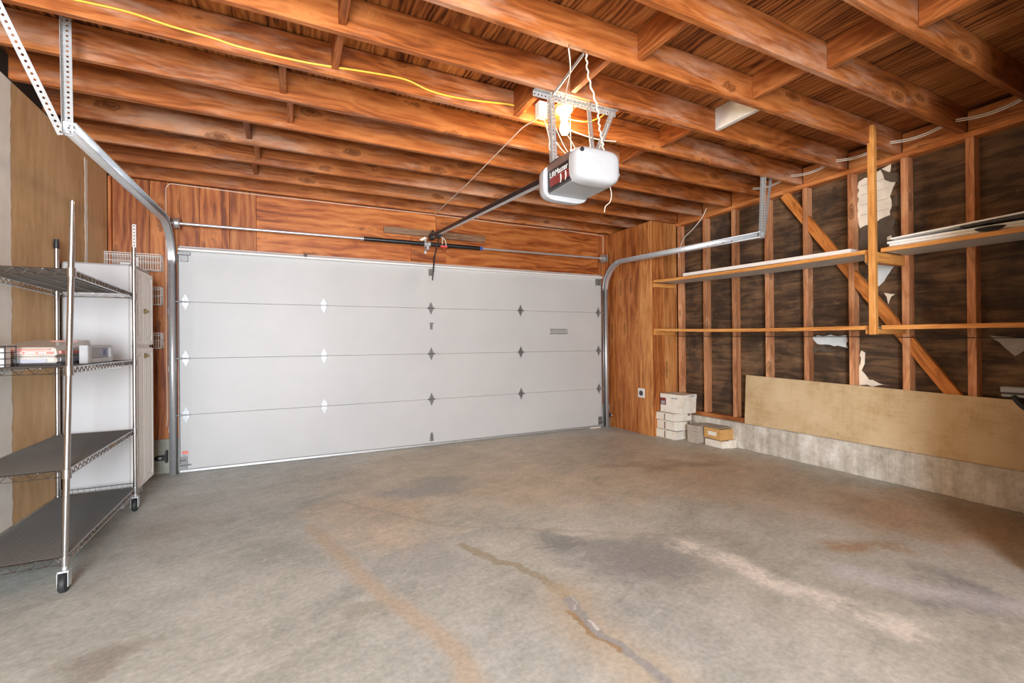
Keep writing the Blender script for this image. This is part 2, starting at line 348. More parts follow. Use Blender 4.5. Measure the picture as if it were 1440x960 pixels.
# ------------------------------------------------------------------ geometry helpers
class G:
    def __init__(s): s.bm = bmesh.new()
    def face(s, vs):
        try: return s.bm.faces.new(vs)
        except ValueError: return None
    def hexa(s, P):
        v = [s.bm.verts.new(p) for p in P]
        for f in ((0, 3, 2, 1), (4, 5, 6, 7), (0, 1, 5, 4), (1, 2, 6, 5), (2, 3, 7, 6), (3, 0, 4, 7)): s.face([v[i] for i in f])
        return s
    def box(s, x0, x1, y0, y1, z0, z1):
        return s.hexa([(x0, y0, z0), (x1, y0, z0), (x1, y1, z0), (x0, y1, z0), (x0, y0, z1), (x1, y0, z1), (x1, y1, z1), (x0, y1, z1)])
    def bar(s, p, q, a, wa, wb):
        """rectangular bar from p to q, wa wide along direction a"""
        p, q = Vector(p), Vector(q); d = (q-p).normalized(); a = Vector(a); a = (a-d*a.dot(d)).normalized(); b = d.cross(a)
        a, b = a*wa/2, b*wb/2
        return s.hexa([p-a-b, p+a-b, p+a+b, p-a+b, q-a-b, q+a-b, q+a+b, q-a+b])
    def prism(s, poly, d):
        """closed outline (3-D points) pushed along d"""
        d = Vector(d); a = [s.bm.verts.new(p) for p in poly]; b = [s.bm.verts.new(Vector(p)+d) for p in poly]
        s.face(a[::-1]); s.face(b)
        n = len(a)
        for i in range(n): s.face([a[i], a[(i+1) % n], b[(i+1) % n], b[i]])
        return s
    def tube(s, pts, r, seg=8, closed=False, caps=True):
        pts = [Vector(p) for p in pts]; n = len(pts); rings = []
        def tan(i):
            if closed: return (pts[(i+1) % n]-pts[i-1]).normalized()
            return (pts[min(i+1, n-1)]-pts[max(i-1, 0)]).normalized()
        t = tan(0); up = Vector((0, 0, 1)) if abs(t.z) < .9 else Vector((1, 0, 0)); a = t.cross(up).normalized()
        for i in range(n):
            t = tan(i); a = (a-t*a.dot(t)).normalized(); b = t.cross(a)
            rad = r[i] if isinstance(r, (list, tuple)) else r
            rings.append([s.bm.verts.new(pts[i]+(a*math.cos(2*math.pi*j/seg)+b*math.sin(2*math.pi*j/seg))*rad) for j in range(seg)])
        for i in range(n if closed else n-1):
            A, B = rings[i], rings[(i+1) % n]
            for j in range(seg): s.face([A[j], A[(j+1) % seg], B[(j+1) % seg], B[j]])
        if caps and not closed: s.face(rings[0][::-1]); s.face(rings[-1])
        return s
    def lathe(s, c, prof, axis=(0, 0, 1), seg=20):
        """profile of (radius, height) pairs turned about an axis through c"""
        c = Vector(c); ax = Vector(axis).normalized(); u = ax.orthogonal().normalized(); w = ax.cross(u); rings = []
        for r, h in prof:
            r = max(r, 1e-4); rings.append([s.bm.verts.new(c+ax*h+(u*math.cos(2*math.pi*j/seg)+w*math.sin(2*math.pi*j/seg))*r) for j in range(seg)])
        for A, B in zip(rings, rings[1:]):
            for j in range(seg): s.face([A[j], A[(j+1) % seg], B[(j+1) % seg], B[j]])
        s.face(rings[0][::-1]); s.face(rings[-1]); return s
    def sweep(s, path, prof, u, nrm):
        """open profile [(a along u, b along local normal)] swept along path; nrm(i) gives the local normal"""
        rows = [[s.bm.verts.new(Vector(p)+Vector(u)*a+Vector(nrm(i))*b) for a, b in prof] for i, p in enumerate(path)]
        for A, B in zip(rows, rows[1:]):
            for j in range(len(prof)-1): s.face([A[j], A[j+1], B[j+1], B[j]])
        return s
    def perf(s, p, q, w, width, pitch=.025, hole=.0058):
        """flat strip from p to q, width along w, with real round holes"""
        p, q = Vector(p), Vector(q); L = (q-p).length; d = (q-p)/L; w = Vector(w); w = (w-d*w.dot(d)).normalized()
        n = max(1, int(round(L/pitch))); st = L/n
        def V(a, b): return s.bm.verts.new(p+d*a+w*b)
        for i in range(n):
            a0, a1 = i*st, (i+1)*st; cx, cy = (a0+a1)/2, width/2
            sq = []
            for (A, B) in ((a1, width/2), (a1, width), (cx, width), (a0, width), (a0, width/2), (a0, 0), (cx, 0), (a1, 0)): sq.append(V(A, B))
            ho = [V(cx+hole*math.cos(j*math.pi/4), cy+hole*math.sin(j*math.pi/4)) for j in range(8)]
            for j in range(8): s.face([sq[j], sq[(j+1) % 8], ho[(j+1) % 8], ho[j]])
        bmesh.ops.remove_doubles(s.bm, verts=s.bm.verts, dist=1e-5); return s
    def build(s, name, mat, parent=None, bevel=0, smooth=None, solid=0, label=None, mw=None):
        base = parent_loc(parent)
        if mw is None:
            for v in s.bm.verts: v.co -= base
        bmesh.ops.recalc_face_normals(s.bm, faces=s.bm.faces)
        me = bpy.data.meshes.new(name); s.bm.to_mesh(me); s.bm.free(); me.materials.append(mat)
        if smooth: me.shade_smooth(); me.set_sharp_from_angle(angle=R(smooth))
        o = bpy.data.objects.new(name, me); COL.objects.link(o)
        if parent: o.parent = parent
        if mw is not None: o.matrix_local = Matrix.Translation(-base) @ mw
        if solid:
            m = o.modifiers.new('thick', 'SOLIDIFY'); m.thickness = solid; m.offset = 0
        if bevel:
            m = o.modifiers.new('edge', 'BEVEL'); m.width = bevel; m.segments = 1; m.limit_method = 'ANGLE'
        if label: o['label'] = label
        return o
LOC = {}
def parent_loc(p):
    l = Vector((0, 0, 0))
    while p is not None: l = l+Vector(p.location); p = p.parent
    return l
def thing(name, label, cat, loc=(0, 0, 0), group=None, kind=None):
    o = bpy.data.objects.new(name, None); o.empty_display_size = .1; COL.objects.link(o); o.location = loc
    return tag(o, label, cat, group, kind)
def tag(o, label, cat, group=None, kind=None):
    o['label'] = label; o['category'] = cat
    if group: o['group'] = group
    if kind: o['kind'] = kind
    return o
def lumber(name, mat, parent, p, q, a, wa, wb, bevel=.003):
    """board whose own X axis is its length (so grain follows it)"""
    p, q = Vector(p), Vector(q); L = (q-p).length; d = (q-p)/L; a = Vector(a); a = (a-d*a.dot(d)).normalized(); b = d.cross(a)
    g = G().box(0, L, -wa/2, wa/2, -wb/2, wb/2)
    mw = Matrix(((d.x, a.x, b.x, p.x), (d.y, a.y, b.y, p.y), (d.z, a.z, b.z, p.z), (0, 0, 0, 1)))
    return g.build(name, mat, parent, bevel, mw=mw)
def smoothpath(pts, n=6):
    P = [Vector(p) for p in pts]; out = []
    for i in range(len(P)-1):
        p0, p1, p2, p3 = P[max(i-1, 0)], P[i], P[i+1], P[min(i+2, len(P)-1)]
        for j in range(n):
            t = j/n; out.append(.5*((2*p1)+(p2-p0)*t+(2*p0-5*p1+4*p2-p3)*t*t+(3*p1-p0-3*p2+p3)*t**3))
    out.append(P[-1]); return out
def text_mesh(name, body, size, mat, parent, mw, extrude=.0006):
    cu = bpy.data.curves.new(name, 'FONT'); cu.body = body; cu.size = size; cu.extrude = extrude
    to = bpy.data.objects.new(name, cu); COL.objects.link(to)
    dg = bpy.context.evaluated_depsgraph_get(); me = bpy.data.meshes.new_from_object(to.evaluated_get(dg))
    bpy.data.objects.remove(to); me.materials.clear(); me.materials.append(mat)
    o = bpy.data.objects.new(name, me); COL.objects.link(o); o.parent = parent
    o.matrix_local = Matrix.Translation(-parent_loc(parent)) @ mw
    return o

ZJ, JD = 2.735, .19            # joist underside, joist depth
ZD = ZJ+JD                     # underside of the deck
XL, XR = -.53, 5.47            # drywall face, stud face
YB = -7.6                      # back wall
JY = [-.029-.4064*k for k in range(19)]

# ================================================================== THE SETTING
fl = G().box(-.7, 5.8, YB-1.5, .25, -.12, 0).build('floor', M['floor'])
tag(fl, 'stained grey concrete garage floor with tan crack trails', 'floor', kind='structure')

# ---- ceiling: deck, joists, blocking
ceil = thing('ceiling', 'open ceiling of orange fir joists under a plywood deck', 'ceiling', (2.5, -3, ZD), kind='structure')
for (a, b, c, d) in ((-.7, 1.95, -7.7, -3.68), (1.95, 5.7, -7.7, -3.68), (-.7, .73, -3.68, -1.24), (.73, 3.17, -3.68, -1.24), (3.17, 5.7, -3.68, -1.24), (-.7, 5.7, -1.24, .2)):
    G().box(a+.001, b-.001, c+.001, d-.001, ZD, ZD+.02).build('plywood_deck', M['deck'], ceil)
for i, y in enumerate(JY):
    dz = random.uniform(-.004, .002)
    lumber('joist', M['joist'], ceil, (-.51, y, ZJ+JD/2+dz), (5.5, y, ZJ+JD/2+dz), (0, 1, 0), .038, JD-abs(dz)*2, .004)
def blocking(j, x, mat='block', z0=2.768, label=None):
    ya, yb = JY[j]-.019, JY[j+1]+.019       # far joist j, near joist j+1
    o = G().box(x-.019, x+.019, yb+.001, ya-.001, z0, ZD-.002).build('blocking', M[mat], ceil, .003)
    if label: o['label'] = label
for j, x in ((7, 1.17), (6, 1.17), (5, .90), (4, .94), (3, .66), (2, .70), (1, .66), (8, 1.2), (9, 1.0), (10, 1.1)): blocking(j, x)
for j, x in ((8, 2.70), (6, 3.65), (8, 3.66), (9, 3.75), (10, 3.8), (5, 3.57), (4, 3.6), (3, 3.5), (2, 3.55)): blocking(j, x)
blocking(7, 3.80, 'paint_block', 2.762, 'whitewashed block between orange joists')
blocking(7, 2.52, 'block', 2.745)
blocking(6, 2.33, 'block', 2.74)
# rim blocks over the plate
for i in range(len(JY)-1):
    G().box(5.502, 5.54, JY[i+1]+.022, JY[i]-.022, ZJ+.002, ZD-.03).build('rim_block', M['plate'], ceil, .002)

# ---- right wall: bare studs on a concrete curb
wr = thing('wall_right', 'unfinished stud wall with dark sheathing on a concrete curb', 'wall', (XR, -3, 0), kind='structure')
G().box(5.56, 5.6, YB, .2, .25, 3.0).build('sheathing', M['sheath'], wr)
g = G()
ys = [YB+.02*0+i*.2 for i in range(int((-.02-YB)/.2)+1)]+[-.02]
g.box(5.41, 5.7, YB, -.02, 0, .285)
g.build('curb', M['curb'], wr, .008)
SY = [-1.312-.4025*k for k in range(-1, 16)]
for i, y in enumerate(SY):
    if y < YB: continue
    w = .042 if i < 6 else .05
    G().box(XR, 5.559, y-w/2, y+w/2, .331, 2.689).build('stud', M['stud'], wr, .003)
G().box(XR-.006, 5.559, YB, -.86, .286, .33).build('bottom_plate', M['plate'], wr, .003)
G().box(XR-.004, 5.559, YB, -.02, 2.69, 2.7335).build('top_plate', M['plate'], wr, .004)
lumber('diagonal_brace', M['brace'], wr, (5.51, -2.30, 2.69), (5.51, -3.90, .34), (1, 0, 0), .045, .088)
def torn(pts, x, mat, label, d=.006, rag=.012):
    """ragged sheet showing on the sheathing; pts = (Y, Z)"""
    P = []
    n = len(pts)
    for i in range(n):
        (a, b), (c, e) = pts[i], pts[(i+1) % n]
        L = math.hypot(c-a, e-b); m = max(1, int(L/.035))
        for j in range(m):
            t = j/m; q = rag if j else 0
            P.append((x, a+(c-a)*t+random.uniform(-q, q), b+(e-b)*t+random.uniform(-q, q)))
    G().prism(P, (d, 0, 0)).build('torn_patch', M[mat], wr, label=label)
torn([(-2.955, 2.62), (-3.10, 2.66), (-3.20, 2.69), (-3.17, 2.60), (-3.25, 2.58), (-3.20, 2.45), (-3.19, 2.26), (-3.08, 2.22), (-2.96, 2.20), (-2.94, 2.40)], 5.548, 'torn', 'chalky white patch where the dark wall paper is torn')
torn([(-2.99, 1.90), (-3.24, 1.90), (-3.22, 1.82), (-3.14, 1.70), (-3.10, 1.66), (-3.03, 1.72), (-3.05, 1.80)], 5.548, 'tornblue', 'pale blue-white patch below the upper shelf')
torn([(-2.52, 1.24), (-2.84, 1.24), (-2.85, 1.12), (-2.70, 1.15), (-2.58, 1.16)], 5.546, 'tornblue', 'pale blue-grey strip below the lower shelf')
torn([(-2.96, 1.10), (-2.99, 1.08), (-2.985, .98), (-2.96, .92), (-3.02, .84), (-3.17, .80), (-2.93, .78), (-2.94, .95)], 5.546, 'torn', 'pale streak of torn paper above the tan plywood')
torn([(-3.14, 1.60), (-3.19, 1.585), (-3.22, 1.58), (-3.19, 1.56), (-3.17, 1.50), (-3.16, 1.56)], 5.546, 'torn', 'small white torn scrap beside the diagonal brace')
torn([(-3.80, 1.22), (-4.02, 1.20), (-4.0, 1.13), (-3.93, 1.07), (-3.87, 1.14)], 5.544, 'graybox', 'grey loose paper flap')
for q in range(7):
    y0, z0 = random.uniform(-3.28, -3.16), random.uniform(2.15, 2.58)
    torn([(y0, z0), (y0-.05, z0+.01), (y0-.04, z0-.07), (y0+.01, z0-.06)], 5.541-.001*q, 'tornpaper', None, .003)
torn([(-3.12, 2.68), (-3.26, 2.60), (-3.27, 2.50), (-3.16, 2.57)], 5.538, 'tornpaper', None, .004)
torn([(-2.96, 2.21), (-3.2, 2.27), (-3.24, 2.0), (-2.95, 2.02)], 5.552, 'tornpaper', None, .004)
torn([(-2.54, 1.13), (-2.64, 1.15), (-2.80, 1.03), (-2.70, 1.08), (-2.6, 1.1), (-2.55, 1.07)], 5.54, 'tornpaper', None, .004)

for z_ in (2.31, 2.40, 2.49, 2.575):
    torn([(-2.97, z_), (-3.18, z_+.004), (-3.18, z_+.0075), (-2.97, z_+.0035)], 5.5465, 'graybox', 'lap line across the chalky white patch', .002, .001)
for q in range(9):
    y0, z0 = random.uniform(-3.20, -2.97), random.uniform(1.98, 2.20)
    torn([(y0, z0), (y0-.03, z0+.012), (y0-.035, z0-.03), (y0, z0-.028)], 5.5435-.0005*q, random.choice(['tornpaper', 'torn', 'tornpaper']), None, .003)
# ---- plywood chase in the far corner
wc = thing('wall_corner', 'orange plywood enclosure filling the corner beside the garage door', 'wall', (5.25, -.43, 0), kind='structure')
G().box(5.03, 5.048, -.66, -.022, .0, 2.722).build('plywood_panel', M['ply_red'], wc, .001)
G().box(5.03, 5.048, -.873, -.662, .0, 2.722).build('plywood_panel', M['ply_light'], wc, .001)
G().box(5.049, 5.25, -.873, -.855, .0, 2.722).build('plywood_panel', M['ply_red'], wc, .001)
G().box(5.252, 5.469, -.873, -.855, .0, 2.722).build('plywood_panel', M['ply_light'], wc, .001)
G().box(5.049, 5.469, -.853, -.022, 2.70, 2.718).build('top_panel', M['ply_light'], wc)

# ---- left wall: brown gypsum board with white taped joints
wl = thing('wall_left', 'unpainted brown gypsum wall with white taped joints', 'wall', (XL, -3, 0), kind='structure')
for (a, b) in ((-.50, -.03), (-1.70, -.502), (-2.92, -1.702), (-4.14, -2.922), (-5.36, -4.142), (-7.6, -5.362)):
    G().box(XL-.012, XL, a, b, .16, 2.752).build('gypsum_panel', M['drywall'], wl)
def tape(yc, w, z0, z1):
    L, Rr = [], []; n = 60
    for i in range(n+1):
        z = z0+(z1-z0)*i/n
        L.append((XL-.0005, yc-w/2+random.uniform(-.008, .008), z)); Rr.append((XL-.0005, yc+w/2+random.uniform(-.008, .008), z))
    G().prism(L+Rr[::-1], (.002, 0, 0)).build('joint_tape', M['mud'], wl)
tape(-.495, .055, .16, 2.70); tape(-1.70, .20, .16, 2.75); tape(-2.92, .12, .16, 2.75)
G().box(-.70, XL-.004, YB, -.02, 0, .158).build('curb', M['curb'], wl, .006)
G().box(-.70, -.56, YB, .2, .16, 3.0).build('backing', M['void'], wl)

# ---- door wall: plywood over a concrete stem
wf = thing('wall_front', 'stained plywood wall around the white garage door', 'wall', (2.4, 0, 0), kind='structure')
for (a, b, z0, z1, m) in ((-.53, .155, .325, 2.733, 'ply_z'), (.157, .40, 2.10, 2.733, 'ply_z'), (.402, .634, 2.10, 2.733, 'ply_z'),
                          (.636, 2.50, 2.10, 2.733, 'ply_x'), (2.502, 4.86, 2.10, 2.733, 'ply_x'), (4.862, 5.56, .31, 2.733, 'ply_z')):
    if a == -.53:
        G().box(-.50, -.23, 0.0, .018, z0, z1).build('plywood_panel', M['ply_z'], wf, .001)
        G().box(-.228, -.002, 0.0, .018, z0, z1).build('plywood_panel', M['ply_z'], wf, .001)
        G().box(-.001, .155, 0.0, .018, 2.10, z1).build('plywood_panel', M['ply_z'], wf, .001)
    else: G().box(a, b, 0, .018, z0, z1).build('plywood_panel', M[m], wf, .001)
G().box(-.528, -.503, -.02, .018, .325, 2.73).build('trim_strip', M['ply_z'], wf, .004)
G().box(4.985, 5.025, -.03, -.001, .312, 2.72).build('trim_strip', M['ply_z'], wf, .003)
G().box(-.70, -.02, .0, .2, 0, .323).build('concrete_stem', M['stem'], wf, .006)
G().box(4.88, 5.6, .0, .2, 0, .308).build('concrete_stem', M['stem'], wf, .006)
G().box(-.7, 5.7, .08, .12, 0, 3.0).build('backing', M['void'], wf)
# two weathered boards on the header
G().box(1.89, 2.42, -.032, -.001, 2.452, 2.522).build('header_board', M['grayboard'], wf, .003)
G().box(2.42, 3.12, -.033, -.001, 2.446, 2.522).build('header_board', M['grayboard'], wf, .003)
G().box(2.20, 2.62, -.022, -.0005, 2.16, 2.445).build('mounting_pad', M['ply_x'], wf, .002)

# ---- behind the camera
wb = thing('wall_back', 'plain back wall with a wide open doorway', 'wall', (2.5, YB, 0), kind='structure')
G().box(-.7, -.45, YB-.1, YB, 0, 3.0).build('wall_panel', M['dim_wall'], wb)
G().box(1.15, 5.7, YB-.1, YB, 0, 3.0).build('wall_panel', M['dim_wall'], wb)
G().box(-.45, 1.15, YB-.1, YB, 2.4, 3.0).build('wall_panel', M['dim_wall'], wb)
G().box(4.12, 5.405, YB, -4.46, 0, 2.73).build('added_shade_block', M['dim_wall'], wb)  # unseen block, added to throw the near right floor corner into shade

# ================================================================== GARAGE DOOR
dr = thing('door_1', 'wide white sectional garage door with four panels, closed', 'garage door', (2.44, 0, 0), kind='structure')
DZ = [.03, .5436, 1.0761, 1.6095, 2.13]
for a, b in zip(DZ, DZ[1:]):
    G().box(-.012, 4.885, -.045, -.003, a+.0008, b-.0008).build('door_section', M['door'], dr, .0025)
G().box(-.01, 4.88, -.05, -.004, .002, .03).build('bottom_seal', M['galv_dull'], dr, .004)
st = G(); 
st.sweep([(0.0, 0, 0), (4.87, 0, 0)], [(-.045, 2.075), (-.06, 2.085), (-.095, 2.09), (-.095, 2.105), (-.06, 2.12), (-.045, 2.135)], (0, 1, 0), lambda i: (0, 0, 1))
st.build('top_strut', M['white_metal'], dr, solid=.003)
def diamond(x, z, mat, h=.078, w=.03, name='hinge'):
    g = G(); y = -.0462
    for sgn in (1, -1):
        pts = [(x-w*.55, y, z+sgn*.004), (x-w*.95, y, z+sgn*.016), (x-w*.42, y, z+sgn*h*.62), (x, y, z+sgn*h), (x+w*.42, y, z+sgn*h*.62), (x+w*.95, y, z+sgn*.016), (x+w*.55, y, z+sgn*.004)]
        g.prism(pts, (0, -.004, 0))
        for q in (.35, .62): g.lathe((x, y-.004, z+sgn*h*q), [(.006, 0), (.006, .004), (.003, .006)], (0, -1, 0), 8)
    g.tube([(x-w*1.25, y-.006, z), (x+w*1.25, y-.006, z)], .0075, 8)
    g.tube([(x-w*1.35, y-.006, z), (x-w*1.05, y-.006, z)], .011, 8)
    g.tube([(x+w*1.05, y-.006, z), (x+w*1.35, y-.006, z)], .011, 8)
    return g.build(name, M[mat], dr, smooth=35)
for z in DZ[1:4]:
    for x, m in ((1.255, 'hinge_white'), (2.42, 'hingem'), (3.60, 'hingem')): diamond(x, z, m)
for z in DZ[1:4]:
    h = diamond(.045, z, 'hinge_white', .075, .028); diamond(4.825, z, 'hingem', .075, .028)
    for x0, x1 in ((-.055, .06), (4.81, 4.93)):
        g = G().tube([(x0, -.066, z), (x1, -.066, z)], .006, 8)
        xr = x0 if x0 < 1 else x1
        g.lathe((xr-.008, -.066, z), [(.02, 0), (.023, .004), (.023, .014), (.02, .018)], (1, 0, 0), 14)
        g.build('roller', M['galv_dull'], dr, smooth=35)
for x0, x1 in ((-.01, .09), (4.78, 4.88)):
    G().box(x0, x1, -.075, -.046, 2.05, 2.075).box(x0, x0+.006 if x0 < 1 else x0+.006, -.10, -.046, 1.985, 2.05).box(x0+.02, x1-.02, -.062, -.046, 1.99, 2.05).build('top_bracket', M['hingem'], dr, .002)
    xa = x0+.005 if x0 < 1 else x0+.03
    G().box(xa, xa+.06, -.058, -.046, .04, .15).tube([(xa, -.062, .07), (xa+.09 if x0 < 1 else xa+.07, -.062, .075)], .006, 8).tube([(xa+.01, -.064, .12), (xa+.05, -.064, .12)], .008, 8).build('bottom_bracket', M['hingem'], dr, .001)
# warning sticker low on the near-left corner
G().box(.012, .062, -.0472, -.0452, .175, .205).build('warning_sticker', M['pinkred'], dr)
g = G()
for q in range(7): g.box(.016+.005*(q % 3), .05-.006*(q % 2), -.0470, -.0453, .16-.012*q, .164-.012*q)
g.build('sticker_print', M['blueink'], dr)
G().box(.010, .066, -.0468, -.0451, .07, .173).build('sticker_backing', M['white_plastic'], dr)
# lock keeper under the upper middle hinge, lift handle, low middle bracket, arm bracket
G().box(2.402, 2.452, -.052, -.045, 1.425, 1.44).box(2.408, 2.440, -.05, -.045, 1.36, 1.428).lathe((2.424, -.05, 1.40), [(.013, 0), (.013, .006), (.006, .009)], (0, -1, 0), 12).build('lock_keeper', M['hingem'], dr, .003)
G().prism([(2.395, -.046, .055), (2.44, -.046, .055), (2.435, -.046, .13), (2.427, -.046, .155), (2.41, -.046, .155), (2.40, -.046, .13)], (0, -.006, 0)).lathe((2.418, -.052, .09), [(.012, 0), (.012, .006)], (0, -1, 0), 10).build('bottom_clip', M['hingem'], dr, .002)
hx0, hx1, hz0, hz1 = 4.035, 4.315, 1.305, 1.378
g = G()
for b in ((hx0, hx1, hz0, hz0+.014), (hx0, hx1, hz1-.014, hz1), (hx0, hx0+.016, hz0+.014, hz1-.014), (hx1-.016, hx1, hz0+.014, hz1-.014)): g.box(b[0], b[1], -.054, -.045, b[2], b[3])
lh = g.build('mail_slot', M['galv_dull'], dr, .002)
G().box(hx0+.016, hx1-.016, -.049, -.0455, hz0+.014, hz1-.014).build('slot_flap', M['gray_plastic'], lh)
G().box(2.395, 2.445, -.052, -.045, 1.99, 2.07).box(2.40, 2.44, -.085, -.05, 2.015, 2.03).box(2.412, 2.418, -.085, -.05, 2.0, 2.05).build('arm_bracket', M['hingem'], dr, .002)
G().lathe((1.08, -.098, 2.115), [(.0, 0), (.018, .002), (.018, .008), (0, .012)], (0, -1, .3), 12).build('strut_bolt', M['hingem'], dr, smooth=30)

# ================================================================== TRACKS
def track(name, label, x, side, zc, zend, yend, rad, hy, diag):
    t = thing(name, label, 'door track', (x, -.06, 0))
    y0 = -.072
    ext = -side                                             # channel opens towards the door centre
    path, nr = [], []
    path.append((x, y0, .0)); nr.append((0, -1, 0)); path.append((x, y0, zc-rad)); nr.append((0, -1, 0))
    for i in range(1, 13):
        a = math.pi/2*i/12
        path.append((x, y0-rad+rad*math.cos(a), zc-rad+rad*math.sin(a))); nr.append((0, -math.cos(a), -math.sin(a)))
    path.append((x, yend, zend)); nr.append((0, 0, -1))
    prof = [(ext*.048, -.020), (ext*.050, -.027), (0, -.027), (0, .027), (ext*.05, .027), (ext*.048, .020)]
    vb = [i for i in range(len(path)) if i <= 5]
    vg = G().sweep(path[:2], prof, (1, 0, 0), lambda i: nr[i]); vg.build('vertical_track', M['galv'], t, solid=.0025, smooth=40)
    hg = G().sweep(path[1:], prof, (1, 0, 0), lambda i: nr[i+1]); hg.build('horizontal_track', M['galv'], t, solid=.0025, smooth=40)
    # flag and jamb brackets
    G().box(x-.004, x+.004, -.046, -.0015, zc-rad-.18, zc-.14).build('flag_bracket', M['galv'], t, .001)
    for z in (.41, .98, 1.52):
        xb = x+side*.004
        G().box(min(xb, xb+side*.018), max(xb, xb+side*.018), -.006, -.0012, z-.03, z+.03).box(min(xb-side*.004, xb), max(xb-side*.004, xb), -.045, -.0012, z-.02, z+.02).build('jamb_bracket', M['galv_dull'], t, .001)
    # hanger: punched angle up to the joist, with a stay
    ye = yend
    g = G().perf((x+side*.004, ye+.03, zend-.03), (x+side*.004, hy, ZJ+.10), (0, -1, 0), .034).perf((x+side*.004, ye+.03, zend-.03), (x+side*.004, hy, ZJ+.10), (-side, 0, 0), .034)
    g.build('hanger_angle', M['zinc'], t, solid=.002)
    p, q = diag
    G().perf(p, q, (-1, 0, 0) if side < 0 else (1, 0, 0), .036).build('stay_strap', M['zinc'], t, solid=.002)
    for j in range(4): G().lathe((x+ext*.002, yend+.34+.1*j, zend+.002*j+.006), [(.008, 0), (.008, .006), (.004, .009)], (ext, 0, 0), 8).build('bolt', M['dark'], t, smooth=30)
    for j in range(2): G().lathe((x+ext*.01, ye+.02, zend-.015+.04*j), [(.009, 0), (.009, .01), (.004, .012)], (ext, 0, 0), 8).build('bolt', M['galv_dull'], t, smooth=30)
    return t
track('door_track', 'galvanised curved door track hung beside the brown gypsum wall', -.075, -1, 2.315, 2.285, -2.27, .36, -2.26, ((-.072, -2.24, 2.26), (-.23, -2.52, 2.80)))
track('door_track', 'galvanised curved door track passing in front of the open studs', 4.955, 1, 2.275, 2.195, -2.45, .36, -2.45, ((4.985, -2.42, 2.21), (5.10, -2.42, 2.79)))

# ================================================================== TORSION SHAFT
ts = thing('torsion_shaft', 'steel torsion bar with black springs across the plywood header', 'torsion bar', (2.4, -.11, 2.345))
SYY, SZ = -.11, 2.347
def sz(x): return SZ+(x-2.4)*.006
G().tube([(-.11, SYY, sz(-.11)), (4.93, SYY, sz(4.93))], .0125, 12).build('shaft', M['galv'], ts, smooth=40)
for x0, x1 in ((1.66, 2.33), (2.40, 3.02)):
    n = int((x1-x0)/.0095); pts = []
    for i in range(n*8+1):
        a = 2*math.pi*i/8; xx = x0+(x1-x0)*i/(n*8); pts.append((xx, SYY+.021*math.cos(a), sz(xx)+.021*math.sin(a)))
    G().tube(pts, .0044, 5).build('spring', M['blacksteel'], ts, smooth=60)
for x, m in ((1.64, 'galv_dull'), (3.035, 'blue')):
    G().lathe((x-.02, SYY, sz(x)), [(.014, 0), (.024, .003), (.024, .02), (.019, .026), (.019, .04)], (1, 0, 0), 16).build('spring_cone', M[m], ts, smooth=35)
g = G().box(2.352, 2.378, SYY-.03, -.023, sz(2.36)-.07, sz(2.36)-.02).box(2.352, 2.378, -.03, -.0225, sz(2.36)-.1, sz(2.36)+.08)
for s_ in (-1, 1): g.lathe((2.365+s_*.012, SYY, sz(2.36)), [(.028, 0), (.03, .004), (.03, .02), (.018, .03)], (s_, 0, 0), 16)
g.build('center_bracket', M['galv'], ts, .001)
G().prism([(2.27, SYY-.02, 2.385), (2.335, SYY-.02, 2.425), (2.355, SYY-.02, 2.41), (2.30, SYY-.02, 2.372)], (0, .012, 0)).build('wood_chip', M['off_white'], ts)
for x, sg in ((-.005, 1), (4.865, -1)):
    G().lathe((x-.022, SYY, sz(x)), [(.018, 0), (.05, .002), (.052, .008), (.044, .012), (.042, .034), (.052, .038), (.05, .044), (.02, .046)], (1, 0, 0), 22).build('cable_drum', M['galv_dull'], ts, smooth=30)
    xb = x-sg*.045
    G().box(xb-.003, xb+.003, -.16, -.001, sz(x)-.05, sz(x)+.05).build('end_bracket', M['galv_dull'], ts, .001)
    G().tube([(x+sg*.0, -.066, sz(x)-.01), (x+sg*.004, -.062, .09)], .002, 5).build('lift_cable', M['blacksteel'], ts)

# ================================================================== OPENER
op = thing('garage_door_opener', 'white and black ceiling garage door opener hanging on punched steel straps', 'garage door opener', (2.43, -3.05, 2.07))
# rail with its chain
A, B = Vector((2.42, -.135, 2.437)), Vector((2.42, -2.90, 2.232))
G().bar(A, B, (1, 0, 0), .012, .034).bar(A+Vector((0, 0, .018)), B+Vector((0, 0, .018)), (1, 0, 0), .034, .004).bar(A-Vector((0, 0, .018)), B-Vector((0, 0, .018)), (1, 0, 0), .034, .004).build('rail', M['galv'], op)
G().bar(A+Vector((.012, .0, .024)), B+Vector((.012, 0, .024)), (1, 0, 0), .007, .012).bar(A+Vector((-.013, 0, .004)), B+Vector((-.013, 0, .004)), (1, 0, 0), .012, .028).build('drive_chain', M['blacksteel'], op)
G().box(2.395, 2.445, -.16, -.10, 2.40, 2.46).lathe((2.42, -.15, 2.475), [(.026, -.01), (.03, -.006), (.03, .006), (.026, .01)], (1, 0, 0), 16).box(2.40, 2.405, -.14, -.034, 2.40, 2.47).box(2.435, 2.44, -.14, -.034, 2.40, 2.47).build('rail_end_bracket', M['black'], op, .002)
